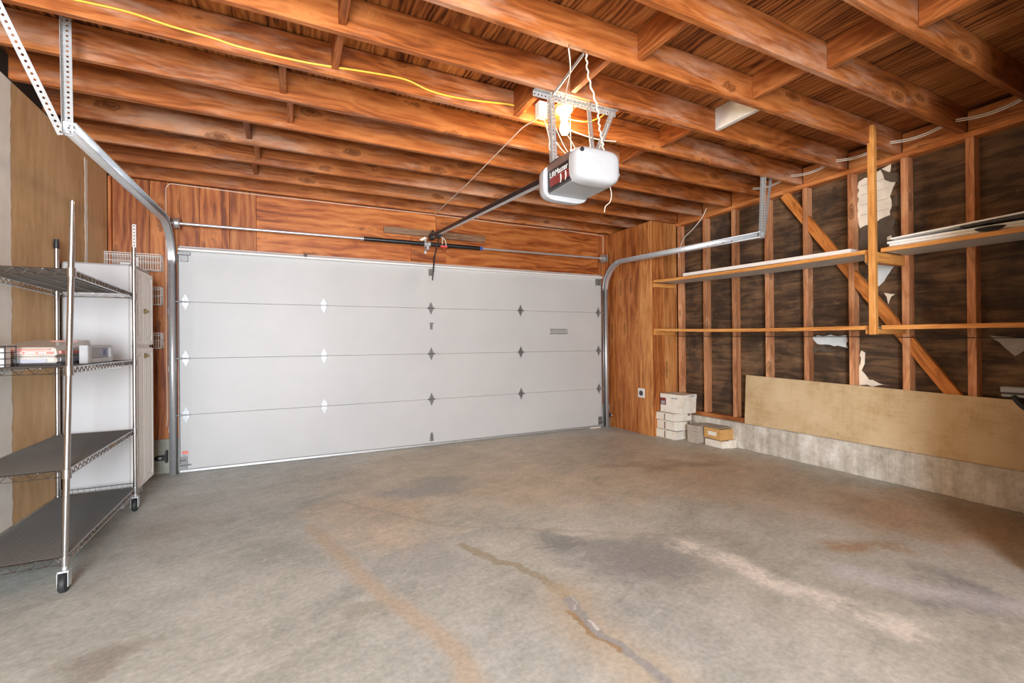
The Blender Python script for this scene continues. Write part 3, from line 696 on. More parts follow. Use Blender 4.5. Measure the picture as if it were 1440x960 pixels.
# door arm, trolley and red release
tr = G().bar((2.42, -.30, 2.405), (2.42, -.42, 2.396), (1, 0, 0), .05, .05).build('trolley', M['black'], op, .004)
g = G().bar((2.44, -.34, 2.395), (2.432, -.17, 2.19), (1, 0, 0), .006, .028).bar((2.432, -.17, 2.20), (2.426, -.135, 2.02), (1, 0, 0), .012, .026).bar((2.426, -.135, 2.03), (2.422, -.115, 1.93), (1, 0, 0), .008, .022)
g.build('door_arm', M['blacksteel'], op, .001)
rp = smoothpath([(2.43, -.36, 2.39), (2.47, -.36, 2.375), (2.50, -.36, 2.35), (2.51, -.36, 2.31), (2.51, -.36, 2.29)], 5)
rope = G().tube(rp, .004, 6).tube([(2.47, -.36, 2.38), (2.468, -.36, 2.30)], .004, 6).build('release_rope', M['rope'], op, smooth=60)
G().box(2.445, 2.525, -.37, -.35, 2.268, 2.29).box(2.478, 2.492, -.37, -.35, 2.25, 2.27).build('release_handle', M['red'], rope, .004)
# motor head
mx0, mx1, my0, my1, mz0, mz1 = 2.30, 2.565, -3.195, -2.95, 2.075, 2.235
G().box(mx0, mx1, my0, my1, mz0, mz1).build('motor_housing', M['dark'], op, .006)
G().box(mx0+.004, mx1-.004, my0-.004, my1+.004, mz0-.006, mz0-.0005).build('bottom_pan', M['gray_plastic'], op, .003)
G().box(mx0-.002, mx0-.0003, my0+.004, my1-.004, mz1-.04, mz1-.002).build('name_band', M['brownstrip'], op)
pn = G().box(mx0-.002, mx0-.0003, my0+.006, my1-.006, mz0+.01, mz1-.044).build('name_panel', M['black'], op)
G().box(mx0-.003, mx0-.0022, my0+.01, my1-.03, mz0+.024, mz0+.058).build('name_stripe', M['maroon'], pn)
G().box(mx0-.003, mx0-.0022, my0+.01, my1-.03, mz0+.064, mz0+.069).build('name_rule', M['red'], pn)
# lettering faces -X, reads from the door towards the camera
mw = Matrix(((0, 0, -1, mx0-.0024), (-1, 0, 0, my1-.028), (0, 1, 0, mz0+.076), (0, 0, 0, 1)))
text_mesh('brand_lettering', 'LiftMaster', .047, M['ink'], pn, mw)
for yy in (-3.10, -3.15):     # small white figures printed beside the stripe
    G().prism([(mx0-.0031, yy-.004, mz0+.066), (mx0-.0031, yy+.004, mz0+.066), (mx0-.0031, yy+.006, mz0+.056), (mx0-.0031, yy+.003, mz0+.035), (mx0-.0031, yy+.008, mz0+.016), (mx0-.0031, yy, mz0+.018), (mx0-.0031, yy-.006, mz0+.034), (mx0-.0031, yy-.007, mz0+.052)], (-.0008, 0, 0)).build('printed_figure', M['ink'], pn)
def lens(yin, yout, x0, x1, z0, z1, nm):
    """bowl-shaped light cover: rounded outline, domed outwards"""
    g = G(); rows = []
    cx, cz = (x0+x1)/2, (z0+z1)/2; hw, hh = (x1-x0)/2, (z1-z0)/2
    for t, sc in ((0, 1.0), (.35, 1.0), (.65, .97), (.85, .90), (.96, .78), (1.0, .6), (1.0, .02)):
        y = yin+(yout-yin)*t; row = []
        for j in range(40):
            a = 2*math.pi*j/40; c, s_ = math.cos(a), math.sin(a); n = 5 if s_ > 0 else 4
            rr_ = (abs(c)**n+abs(s_)**n)**(-1/n)
            row.append(g.bm.verts.new((cx+hw*sc*c*rr_, y, cz+hh*sc*s_*rr_)))
        rows.append(row)
    for a, b in zip(rows, rows[1:]):
        for j in range(40): g.face([a[j], a[(j+1) % 40], b[(j+1) % 40], b[j]])
    g.face(rows[0]); g.face(rows[-1])
    return g.build(nm, M['white_plastic'], op, smooth=50)
near = lens(my0-.001, my0-.085, mx0-.012, mx1+.02, mz0-.018, mz1+.012, 'light_cover')
lens(my1+.001, my1+.085, mx0-.03, mx1+.02, mz0-.035, mz1+.004, 'light_cover')
g = G()
for j in range(10): g.bar((2.46+.011*j, my0-.0795, mz0+.028), (2.468+.011*j, my0-.0795, mz0+.046), (1, 0, 0), .004, .004)
g.build('vent_slots', M['gray_plastic'], near)
G().lathe((mx0+.02, my0-.078, mz1-.02), [(.012, 0), (.012, .006), (.004, .008)], (0, -1, 0), 12).build('cover_screw', M['black'], near, smooth=30)
G().box(2.45, 2.58, -3.12, -3.05, mz1, mz1+.014).build('mount_plate', M['dark'], op, .002)
G().box(mx0+.002, mx0+.06, -3.08, -2.96, mz1, mz1+.012).build('mount_plate', M['dark'], op, .002)
# hanging straps: punched angle under the joist, two drops, a slanting drop and stays
def angle(p, q, w1, w2, wd=.032, name='hanger_strap'):
    G().perf(p, q, w1, wd).perf(p, q, w2, wd).build(name, M['zinc'], op, solid=.002)
angle((2.27, -2.835, ZJ-.002), (2.90, -2.835, ZJ-.002), (0, -1, 0), (0, 0, -1), name='cross_angle')
angle((2.385, -2.84, ZJ+.0), (2.325, -2.97, mz1+.01), (1, 0, 0), (0, 1, 0))
G().perf((2.655, -2.85, ZJ-.01), (2.53, -3.07, mz1+.01), (1, 0, 0), .03).build('hanger_strap', M['zinc'], op, solid=.002)
angle((2.885, -2.85, ZJ-.01), (2.545, -3.09, mz1+.01), (-1, 0, 0), (0, 1, 0))
G().bar((2.395, -2.86, ZJ-.012), (2.345, -3.262, ZJ-.002), (1, 0, 0), .004, .02).build('stay_strap', M['zinc'], op)
cp = smoothpath([(2.36, -3.265, ZJ), (2.42, -3.2, 2.66), (2.50, -3.17, 2.52), (2.53, -3.15, 2.42), (2.56, -3.14, 2.33), (2.575, -3.13, 2.25)], 14)
cp = [p+Vector((0.004*math.sin(i*1.3), .004*math.cos(i*1.3), 0)) for i, p in enumerate(cp)]
G().tube(cp, .005, 6).build('antenna_wire', M['string'], op, smooth=60)
G().tube(smoothpath([(2.56, -3.2, 2.075), (2.562, -3.21, 2.03), (2.556, -3.205, 1.985), (2.52, -3.21, 1.955), (2.512, -3.21, 1.92)], 5), .0025, 5).build('antenna_tail', M['string'], op, smooth=60)
for pts in ([(2.25, -3.262, ZJ), (2.30, -3.2, 2.66), (2.40, -3.0, 2.62), (2.60, -2.86, 2.70)],
            [(2.37, -2.79, 2.612), (2.355, -2.85, 2.52), (2.345, -2.90, 2.42), (2.335, -2.92, 2.35), (2.38, -2.95, 2.30), (2.45, -3.0, 2.27), (2.52, -3.05, 2.255)],
            [(2.43, -2.80, 2.60), (2.42, -2.88, 2.48), (2.44, -2.94, 2.36), (2.46, -3.02, 2.25)],
            [(2.39, -2.76, 2.612), (2.41, -2.86, 2.44), (2.45, -2.95, 2.32), (2.52, -3.04, 2.25)],
            [(2.46, -2.84, 2.60), (2.45, -2.9, 2.5), (2.47, -2.96, 2.40), (2.50, -3.02, 2.26)]):
    G().tube(smoothpath(pts, 6), .0035, 6).build('power_wire', M['string'], op, smooth=60)

# ================================================================== BULB
lb = thing('light_bulb', 'glowing bare bulb in a porcelain holder between ceiling joists', 'light bulb', (2.57, -2.72, ZJ))
G().box(2.50, 2.64, -2.834, -2.47, ZJ+.012, ZJ+.05).build('backing_board', M['block'], lb, .002)
G().lathe((2.57, -2.72, ZJ+.012), [(.058, 0), (.06, -.012), (.05, -.03), (.033, -.045), (.028, -.06), (.02, -.06)], (0, 0, 1), 24).build('lampholder', M['porcelain'], lb, smooth=40)
G().lathe((2.57, -2.72, ZJ-.045), [(.014, 0), (.016, -.02), (.024, -.045), (.031, -.075), (.03, -.10), (.02, -.118), (.004, -.125)], (0, 0, 1), 20).build('bulb', M['bulb'], lb, smooth=60)
G().tube([(2.60, -2.74, ZJ-.02), (2.604, -2.745, 2.47)], .0022, 5).lathe((2.604, -2.745, 2.45), [(.002, .02), (.006, .012), (.006, .002), (.002, 0)], (0, 0, 1), 8).build('pull_chain', M['string'], lb)
ob = G().box(2.335, 2.405, -2.80, -2.74, 2.615, 2.71).box(2.35, 2.39, -2.815, -2.80, 2.63, 2.70)
ob = ob.build('outlet_box', M['porcelain'], None, .006); tag(ob, 'pale square outlet box beside the glowing bulb', 'outlet')
cd_ = G().tube(smoothpath([(2.60, -2.70, 2.69), (2.70, -2.78, 2.655), (2.78, -2.82, 2.68), (2.82, -2.822, 2.715)], 6), .004, 6).build('lamp_cord', M['yellow'], None, smooth=60)
tag(cd_, 'short yellow cord arching from the bulb holder to the steel angle', 'cord')

# ================================================================== CABLES
yc = [(-.35, 2.79), (.04, 2.802), (.236, 2.806), (.404, 2.787), (.583, 2.778), (.71, 2.765), (1.018, 2.767), (1.363, 2.798), (1.572, 2.808), (1.728, 2.775), (1.939, 2.774), (2.298, 2.812), (2.40, 2.79)]
o = G().tube(smoothpath([(x, JY[6]-.0245, z) for x, z in yc], 6), .0055, 7).build('extension_cord', M['yellow'], None, smooth=60)
tag(o, 'yellow extension cord stapled along the face of a ceiling joist', 'cord')
o = G().tube(smoothpath([(2.72, JY[6]-.026, 2.742), (2.85, JY[6]-.026, 2.722), (3.02, JY[6]-.026, 2.712), (3.18, JY[6]-.026, 2.728)], 6), .005, 6).build('ceiling_cable', M['cable'], None, smooth=60)
tag(o, 'white cable sagging below a joist, past the bulb towards the studs', 'cable')
pts = []
for i in range(5, 12):
    ya, yb = JY[i]-.019, JY[i+1]+.019
    pts += [(5.32, ya, 2.80), (5.32, (ya*2+yb)/3, 2.775), (5.32, (ya+2*yb)/3, 2.775), (5.32, yb, 2.80)]
g = G()
for s_ in (0, .009): g.tube(smoothpath([(x, y, z-s_*1.6) for x, y, z in pts], 3), .0045, 6)
tag(g.build('ceiling_cable', M['cable'], None, smooth=60), 'pale cable running through the joists above the open stud wall', 'cable')
o = G().tube(smoothpath([(5.462, -1.36, 2.80), (5.455, -1.30, 2.70), (5.455, -1.17, 2.60), (5.458, -1.0, 2.50), (5.462, -.93, 2.36), (5.462, -.92, 2.28)], 6), .006, 6).build('wall_cable', M['cable'], None, smooth=60)
tag(o, 'short pale cable curving down beside the plywood corner', 'cable')
o = G().tube(smoothpath([(5.463, -.90, 1.262), (5.463, -1.9, 1.243), (5.463, -2.7, 1.228), (5.463, -3.6, 1.205), (5.463, -4.5, 1.19)], 5), .0035, 6).build('stud_cable', M['black'], None, smooth=60); tag(o, 'thin black cable tacked across the studs below the lower shelf', 'cable')
# opener's sensor wire: from the header down both jambs
wy = -.004
pts = [(-.113, wy, .44), (-.106, wy, .52), (-.108, wy, .80), (-.110, wy, 1.24), (-.108, wy, 1.9), (-.106, wy, 2.68), (-.085, wy, 2.715), (-.06, wy, 2.725), (.6, wy, 2.715), (1.6, wy, 2.722), (2.48, wy, 2.726), (3.4, wy, 2.714), (4.3, wy, 2.722), (4.94, wy, 2.71), (4.955, wy, 2.69), (4.955, wy, 2.46)]
o = G().tube(pts, .0035, 6).build('sensor_wire', M['string'], None, smooth=50); tag(o, 'thin pale wire stapled along the top of the plywood header', 'wire')
G_ = G().tube([(2.48, -.012, 2.722), (2.47, -1.2, 2.725), (2.42, -2.40, 2.72), (2.40, -2.75, 2.66)], .004, 6).build('bell_wire', M['string'], None); tag(G_, 'thin wire strung under the joists from header to opener', 'wire')
def eye(label, x, sg):
    e = thing('safety_sensor', label, 'sensor', (x, -.04, .16))
    G().box(min(x, x+sg*.075), max(x, x+sg*.075), -.075, -.035, .138, .182).lathe((x+sg*.075, -.055, .16), [(.018, 0), (.018, .012), (.01, .014)], (sg, 0, 0), 12).build('housing', M['black'], e, .004)
    G().lathe((x+sg*.045, -.075, .162), [(.012, 0), (.012, .004), (.006, .006)], (0, -1, 0), 10).build('lens', M['white_plastic'], e)
    G().box(x-.006, x+.006, -.078, -.03, .115, .225).tube([(x-.010, -.072, .20), (x+.012, -.072, .20)], .006, 6).tube([(x-.010, -.072, .13), (x+.012, -.072, .13)], .006, 6).build('bracket', M['black'], e, .001)
eye('small black safety sensor at the foot of the track near the cabinet', -.105, -1)
eye('small black safety sensor at the foot of the track near the plywood corner', 4.976, 1)
o = G().box(4.66, 4.83, -.075, -.055, .0005, .012).build('pale_strip', M['off_white'], None, .002); tag(o, 'small pale strip lying on the floor under the garage door corner', 'wood strip')  # thin bright strip at the door's foot, its material left open

# ================================================================== OUTLET
t = thing('wall_outlet', 'square white outlet plate with a dark socket on the corner plywood', 'outlet', (5.03, -.685, .53))
G().box(5.021, 5.0295, -.745, -.625, .472, .592).build('cover_plate', M['white_metal'], t, .003)
G().lathe((5.0208, -.685, .53), [(.034, 0), (.034, .006), (.026, .007)], (-1, 0, 0), 18).build('socket', M['dark'], t, smooth=30)

# ================================================================== WALL SHELVES
def shelf(label, y0, y1, z0, z1, zm, edge=True, x0=5.06):
    """board from y0 to y1 sagging to zm; white/grey faced with a pine front strip"""
    t = thing('wall_shelf', label, 'shelf', (5.25, (y0+y1)/2, (z0+z1)/2))
    n = 14
    def zz(u): return z0+(z1-z0)*u-(4*u*(1-u))*zm
    for nm, xa, xb, m, dz0, dz1 in (('board', x0+.021, 5.465, 'melamine', 0, .018), ('front_edge', x0, x0+.02, 'pine_y', -.006, .026)):
        g = G()
        for i in range(n+1):
            pass
        rows = []
        for i in range(n+1):
            u = i/n; y = y0+(y1-y0)*u; z = zz(u)
            rows.append([g.bm.verts.new(p) for p in ((xa, y, z+dz0), (xb, y, z+dz0), (xb, y, z+dz1), (xa, y, z+dz1))])
        for a, b in zip(rows, rows[1:]):
            for j in range(4): g.face([a[j], a[(j+1) % 4], b[(j+1) % 4], b[j]])
        g.face(rows[0]); g.face(rows[-1])
        g.build(nm, M[m], t, .0015)
    return t
shelf('upper grey wall shelf holding one white panel, from plywood corner to post', -.88, -3.265, 1.945, 1.885, .012)
shelf('upper grey wall shelf stacked with white panels, beyond the post', -3.345, -4.45, 1.88, 1.865, .0)
shelf('lower grey wall shelf, empty, from plywood corner to post', -.88, -3.265, 1.335, 1.282, .014)
shelf('lower grey wall shelf, empty, beyond the post', -3.345, -4.45, 1.28, 1.265, .0)
sp = thing('shelf_post', 'pale square wooden post hanging from a joist and carrying both shelves', 'post', (5.03, -3.305, 1.24))
G().box(5.012, 5.056, -3.328, -3.282, 1.235, 2.87).build('post', M['pine_z'], sp, .003)
for z in (1.845, 1.24):
    G().box(5.058, 5.468, -3.327, -3.285, z-.045 if z > 1.5 else z-.0, z+.035 if z > 1.5 else z+.038).build('cleat', M['pine_x'], sp, .002)
    G().box(5.040, 5.468, -3.28, -3.245, z-.04 if z > 1.5 else z, z+.03 if z > 1.5 else z+.034).build('cleat', M['pine_x'], sp, .002)
for z, lab in ((1.90, 'wooden cleat on plywood corner under the upper shelf end'), (1.30, 'wooden cleat on plywood corner under the lower shelf end')):
    o = G().box(5.055, 5.40, -.905, -.8745, z-.02, z+.032).build('shelf_cleat', M['pine_x'], None, .003); tag(o, lab, 'cleat')
# things on the upper shelf
o = G().hexa([(5.075, -1.35, 1.957), (5.40, -1.30, 1.957), (5.40, -3.10, 1.915), (5.085, -3.12, 1.912), (5.075, -1.35, 1.992), (5.40, -1.30, 1.992), (5.40, -3.10, 1.950), (5.085, -3.12, 1.947)]).build('laminate_sheet', M['whiteboard'], None, .002)
tag(o, 'single long white panel lying on the upper shelf nearer the garage door', 'panel')
stk = [(0, 5.125, -3.36, 5.42, -4.36, .0), (1, 5.128, -3.37, 5.42, -4.37, .006), (2, 5.13, -3.355, 5.42, -4.33, .0)]
labs = ['bottom white panel of the stack on the upper shelf beyond the post', 'middle white panel of the stack on the upper shelf beyond the post', 'white panel on top of the stack on the upper shelf beyond the post']
for i, xa, ya, xb, yb, sk in stk:
    zb = 1.9005+i*.0205
    o = G().hexa([(xa, ya, zb), (xb, ya+sk, zb), (xb, yb, zb-.011), (xa+sk, yb, zb-.011), (xa, ya, zb+.0185), (xb, ya+sk, zb+.0185), (xb, yb, zb+.0075), (xa+sk, yb, zb+.0075)]).build('laminate_sheet', M['whiteboard'], None, .002)
    tag(o, labs[i], 'panel', 'white panels stacked on the upper shelf')
t = thing('lidded_tray', 'white tray with a black underside resting on the stacked white panels', 'tray', (5.25, -4.0, 1.95))
g = G().hexa([(5.085, -3.80, 1.962), (5.40, -3.80, 1.962), (5.40, -4.30, 1.958), (5.085, -4.30, 1.958), (5.085, -3.80, 1.972), (5.40, -3.80, 1.972), (5.40, -4.30, 1.985), (5.085, -4.30, 1.985)]).build('dark_core', M['black'], t, .002)
G().hexa([(5.075, -3.40, 1.9625), (5.41, -3.40, 1.9625), (5.41, -4.32, 1.988), (5.075, -4.32, 1.988), (5.075, -3.40, 1.974), (5.41, -3.40, 1.974), (5.41, -4.32, 2.0), (5.075, -4.32, 2.0)]).build('white_lid', M['whiteboard'], t, .002)
g = G(); rows = []
o = G().lathe((5.052, -3.96, 1.897), [(.0, 0), (.030, .003), (.045, .010), (.055, .019), (.056, .022), (.0, .023)], (0, 0, 1), 24)
for v in o.bm.verts: v.co.y = -3.96+(v.co.y+3.96)*1.35
o = o.build('black_dish', M['rubber'], None, smooth=40)
o.location.x = .012; o.location.z = .006
tag(o, 'flat black dish overhanging the front of the upper shelf', 'dish')

# ================================================================== LEANING PLYWOOD AND THE TOOL
t = thing('plywood_sheet', 'long tan plywood sheet leaning on the studs above the concrete curb', 'plywood', (5.44, -3, .286))
P = [(-1.872, .287), (-4.12, .287), (-4.12, .64), (-3.985, .745), (-3.95, .768), (-3.86, .768), (-1.872, .818)]
G().prism([(5.425+.03*(z-.287)/.53, y, z) for y, z in P], (.011, 0, .0)).build('sheet', M['plysheet'], t, .001)
t = thing('wall_clamp', 'dark metal clamp hooked over the near end of the tan plywood', 'clamp', (5.43, -3.97, .78))
G().box(5.40, 5.425, -4.08, -3.90, .79, .81).box(5.40, 5.45, -4.08, -3.895, .82, .86).build('jaw', M['gray_plastic'], t, .004)
G().tube(smoothpath([(5.41, -3.96, .80), (5.40, -3.985, .76), (5.40, -4.02, .72), (5.40, -4.08, .69)], 5), .018, 8).build('handle', M['rubber'], t, smooth=50)

# ================================================================== BOXES
def carton(name, label, cat, c, sx, sy, sz_, rot, mat, group=None, crush=.0, lid=False, marks=(), bev=.004):
    """slightly slumped carton; c = centre of base"""
    t = thing(name, label, cat, c, group); t.rotation_euler = (0, 0, R(rot))
    rnd = random.Random(hash(label) % 1000)
    def j(): return rnd.uniform(-crush, crush)
    P = []
    for z in (0, sz_):
        for (a, b) in ((-1, -1), (1, -1), (1, 1), (-1, 1)): P.append((a*sx/2+j()*1.7, b*sy/2+j()*1.7, z+(j()*.5 if z else 0)))
    def part(g, nm, m, lb=None, bv=bev):
        me_o = g.build(nm, M[m], None, bv); me_o.parent = t
        if lb: me_o['label'] = lb
        return me_o
    part(G().hexa(P), 'body', mat)
    if lid:
        L = [(p[0]*1.012, p[1]*1.012, z) for z in (sz_-.05, sz_+.004) for p in P[4:]]
        part(G().hexa(L), 'lid', mat)
    for nm, bx, m in marks: part(G().box(*bx), nm, m, None, 0)
    return t
# stack by the plywood corner: three low boxes and a taller carton
bx = (5.235, -1.01)
labs = ['crushed white flat box at the bottom of the stack by the plywood corner', 'white flat box second from the floor in the stack by the plywood corner', 'white flat box directly under the tall white carton']
for i, (dx, dy, w, d, h, r) in enumerate(((0, 0, .27, .33, .10, 3), (.008, -.005, .265, .32, .105, -3), (.004, .003, .27, .33, .092, 2))):
    z = (0.001, .108, .220)[i]
    carton('flat_box', labs[i], 'box', (bx[0]+dx, bx[1]+dy, z), w, d, h, r, 'whitebox', 'white flat boxes stacked by the corner', .007,
           marks=[('seam', (-w/2-.009, -w/2+.002, -.004, .004, .01, h-.01), 'flap'), ('torn_flap', (w/2-.06, w/2-.02, -d/2-.009, -d/2+.002, h-.03, h-.004), 'flap')])
carton('white_carton', 'tall white carton with a dark red label on top of the corner stack', 'box', (5.265, -1.075, .319), .27, .33, .225, 4, 'whitebox', None, .004, True,
       marks=[('red_label', (-.1395, -.134, .07, .158, .09, .222), 'maroon'), ('label_panel', (-.141, -.135, .085, .145, .10, .14), 'grayprint')]
       + [('print_line', (-.1395, -.134, -.10+.028*q, -.082+.028*q, .175, .188), 'blueink') for q in range(4)]
       + [('print_line', (.0+.016*q, .012+.016*q, -.1715, -.166, .205, .214), 'blueink') for q in range(6)])
carton('flat_box', 'grey faded box standing between the white stack and the tan carton', 'box', (5.31, -1.36, .001), .24, .16, .205, 2, 'graybox', None, .006,
       marks=[('layer_seam', (-.126, -.118, -.08, .08, .045+.045*q, .049+.045*q), 'flap') for q in range(4)])
carton('flat_box', 'crushed white flat box under the tan carton', 'box', (5.345, -1.625, .001), .22, .26, .075, -4, 'whitebox', None, .008,
       marks=[('torn_flap', (-.02, .10, -.148, -.13, .0, .09), 'whitebox')])
carton('tan_carton', 'small tan cardboard carton on a crushed white box', 'box', (5.335, -1.61, .085), .20, .245, .122, -3, 'tanbox', None, .004, False,
       marks=[('print_patch', (-.1035, -.098, -.06, .06, .04, .085), 'pinkred' if False else 'whitebox')])
o = carton('cardboard_flap', 'loose dark cardboard sheet lying on top of the tan carton', 'cardboard', (5.33, -1.56, .217), .21, .33, .008, -8, 'graybox', None, .006, bev=.001)

# ================================================================== LEFT: CABINET
cb = thing('tall_cabinet', 'tall white cabinet with raised panel doors behind the wire rack', 'cabinet', (-.32, -.75, 0))
cx0, cx1, cy0, cy1, cz0, cz1 = -.52, -.132, -.99, -.50, .10, 1.80
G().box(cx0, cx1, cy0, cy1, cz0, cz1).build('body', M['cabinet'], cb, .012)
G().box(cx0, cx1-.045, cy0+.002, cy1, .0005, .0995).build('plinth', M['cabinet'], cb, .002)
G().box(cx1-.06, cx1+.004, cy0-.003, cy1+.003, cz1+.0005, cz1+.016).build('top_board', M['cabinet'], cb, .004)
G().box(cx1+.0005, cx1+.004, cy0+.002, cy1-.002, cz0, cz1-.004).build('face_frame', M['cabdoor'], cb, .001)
def cdoor(ya, yb, za, zb, kside):
    d = G().box(cx1+.0045, cx1+.022, ya, yb, za, zb).build('door', M['cabdoor'], cb, .003)
    w = .042
    g = G()
    for (a, b, c, e) in ((ya+.004, ya+w, za+.004, zb-.004), (yb-w, yb-.004, za+.004, zb-.004), (ya+w, yb-w, za+.004, za+w), (ya+w, yb-w, zb-w, zb-.004)):
        g.box(cx1+.0222, cx1+.030, a, b, c, e)
    g.box(cx1+.0222, cx1+.029, ya+w+.022, yb-w-.022, za+w+.022, zb-w-.022)
    g.build('raised_panel', M['cabdoor'], d, .0035)
    return d
ym = (cy0+cy1)/2
for za, zb, hz in ((1.205, 1.785, 1.47), (.115, 1.185, 1.12)):
    for ya, yb, s_ in ((cy0+.004, ym-.002, 1), (ym+.002, cy1-.004, -1)):
        d = cdoor(ya, yb, za, zb, s_)
        yk = (ym-.022) if s_ > 0 else (ym+.022)
        g = G().lathe((cx1+.03, yk, hz), [(.007, 0), (.005, .008), (.012, .014), (.012, .018), (.004, .022)], (1, 0, 0), 14)
        for q in range(5):
            a = 2*math.pi*q/5; g.lathe((cx1+.031, yk+.014*math.cos(a), hz+.014*math.sin(a)), [(.008, 0), (.006, .003)], (1, 0, 0), 8)
        g.build('knob', M['brass'], d, smooth=40)
# a pale strip of loose veneer and a brown stain on the side facing the room
G().prism([(-.36, cy0-.004, 1.055), (-.20, cy0-.004, 1.06), (-.185, cy0-.004, 1.04), (-.26, cy0-.004, 1.032), (-.45, cy0-.004, 1.03)], (0, .0032, 0)).build('loose_veneer', M['mud'], cb)
G().prism([(-.245+.03*math.cos(a)*(1+.25*math.sin(3*a)), cy0-.0015, .515+.05*math.sin(a)) for a in [2*math.pi*i/20 for i in range(20)]], (0, .0012, 0)).build('brown_stain', M['tanbox'], cb, label='brown water stain')

# ================================================================== LEFT: WIRE BASKETS ON THE WALL
t = thing('slotted_standard', 'white slotted shelf standard on the plywood above the cabinet', 'wall rail', (-.343, 0, 1.5))
g = G().perf((-.357, -.012, 1.10), (-.357, -.012, 2.31), (1, 0, 0), .028, .03, .006).box(-.357, -.354, -.011, -.0005, 1.10, 2.31).box(-.332, -.329, -.011, -.0005, 1.10, 2.31)
g.build('rail', M['vinyl'], t)
def basket(label, z0, z1):
    t = thing('wire_basket', label, 'basket', (-.33, -.07, z0), 'white wire baskets on the wall')
    x0, x1, y0, y1 = -.525, -.13, -.115, -.015
    def loop(z): return [(x0, y0, z), (x1-.02, y0, z), (x1, y0+.02, z), (x1, y1, z), (x0, y1, z)]
    g = G()
    for z in (z0, (z0+z1)/2, z1, z1-.02): g.tube(loop(z), .0028, 5, closed=True)
    n = 22
    for i in range(n+1):
        x = x0+(x1-x0)*i/n
        g.tube([(x, y0, z1), (x, y0, z0), (x, y1, z0), (x, y1, z1)], .0018, 5)
    for i in range(1, 6):
        y = y0+(y1-y0)*i/6; g.tube([(x0, y, z1), (x0, y, z0), (x1, y, z0), (x1, y, z1)], .0018, 5)
    g.build('wire_body', M['vinyl'], t)
    G().box(-.345, -.312, -.020, -.0125, z0+.03, z1-.02).build('hook_bracket', M['vinyl'], t, .002)
basket('top white wire basket, rising above the tall cabinet', 1.888, 2.03)
basket('middle white wire basket, at the level of the upper cabinet doors', 1.575, 1.735)
basket('lowest white wire basket, at the top of the lower cabinet doors', 1.175, 1.315)

# ================================================================== LEFT: WIRE RACK
rk = thing('wire_shelving_rack', 'chrome wire shelving rack on casters beside the brown gypsum wall', 'shelving rack', (-.30, -1.685, 0))
px0, px1, py0, py1 = -.509, -.088, -2.295, -1.08
PZ = 1.915
def lean(y, z): return (.018+.038*(z-.13)/1.8) if y < -2 else 0.0
for (x, y, capped) in ((px1, py0, 0), (px1, py1, 0), (px0, py1, 1), (px0, py0, 1)):
    def L(z): return (x+lean(y, z), y, z)
    g = G().tube([L(.135), L(PZ)], .0128, 14)
    for i in range(70):
        z = .16+i*.025
        if z < PZ-.01: g.tube([L(z), L(z+.002)], .0133, 14)
    p = g.build('post', M['chrome'], rk, smooth=40)
    if capped: G().tube([L(PZ-.045), L(PZ)], .0158, 14).tube([L(PZ+.0005), L(PZ+.02)], .013, 14).build('post_cap', M['black'], p, smooth=40)
    x = x+lean(y, .13)
    # caster
    c = G().tube([(x, y, .105), (x, y, .134)], .011, 10).box(x-.022, x+.022, y-.02, y+.02, .096, .105).box(x-.022, x-.018, y-.028, y+.012, .03, .1).box(x+.018, x+.022, y-.028, y+.012, .03, .1).build('caster', M['galv'], rk, .001)
    G().lathe((x-.0155, y-.008, .0455), [(.03, 0), (.042, .003), (.0452, .009), (.0452, .022), (.042, .028), (.03, .031)], (1, 0, 0), 24).build('wheel', M['rubber'], c, smooth=40)
SH = [.165, .59, 1.095, 1.578]
for si, z in enumerate(SH):
    sh = None
    g = G()
    a0, a1, b0, b1 = px0, px1, py0, py1
    ln = lean(b0, z)
    CR = [(a0+ln, b0), (a1+ln, b0), (a1, b1), (a0, b1)]
    for zz in (z, z-.032): g.tube([(x, y, zz) for x, y in CR], .0034, 6, closed=True)
    for (p, q) in zip(CR, CR[1:]+CR[:1]):
        L = math.hypot(q[0]-p[0], q[1]-p[1]); n = 2*int(L/.06); pts = []
        for i in range(n+1):
            t_ = .02+.96*i/n; pts.append((p[0]+(q[0]-p[0])*t_, p[1]+(q[1]-p[1])*t_, z if i % 2 else z-.032))
        g.tube(pts, .0026, 5)
    sh = g.build('shelf_frame', M['chrome'], rk, smooth=60)
    g = G(); n = 84
    for i in range(1, n):
        u = i/n; y = b0+(b1-b0)*u; g.tube([(a0+ln*(1-u), y, z+.002), (a1+ln*(1-u), y, z+.002)], .0021, 5)
    for i in range(1, 4):
        x = a0+(a1-a0)*i/4; g.tube([(x+ln, b0, z-.003), (x, b1, z-.003)], .003, 5)
    g.build('wire_deck', M['wire'], sh)
    if si in (0, 1):
        G().prism([(a0+ln+.02, b0+.02, z-.009), (a1+ln-.02, b0+.02, z-.009), (a1-.02, b1-.02, z-.009), (a0+.02, b1-.02, z-.009)], (0, 0, .0015)).build('shelf_liner', M['liner'], sh)
    for (x, y) in CR: G().tube([(x, y, z-.04), (x, y, z+.006)], .0185, 12).build('collar', M['chrome'], sh, smooth=40)
g = G(); z = SH[0]
for zz in (z+.035, z+.006): g.tube([(px0, py1+.004, zz), (px1, py1+.004, zz)], .0028, 5)
for i in range(14):
    x = px0+(px1-px0)*(i+.5)/14; g.tube([(x, py1+.004, z), (x, py1+.004, z+.045)], .002, 5)
g.build('back_ledge', M['chrome'], rk)

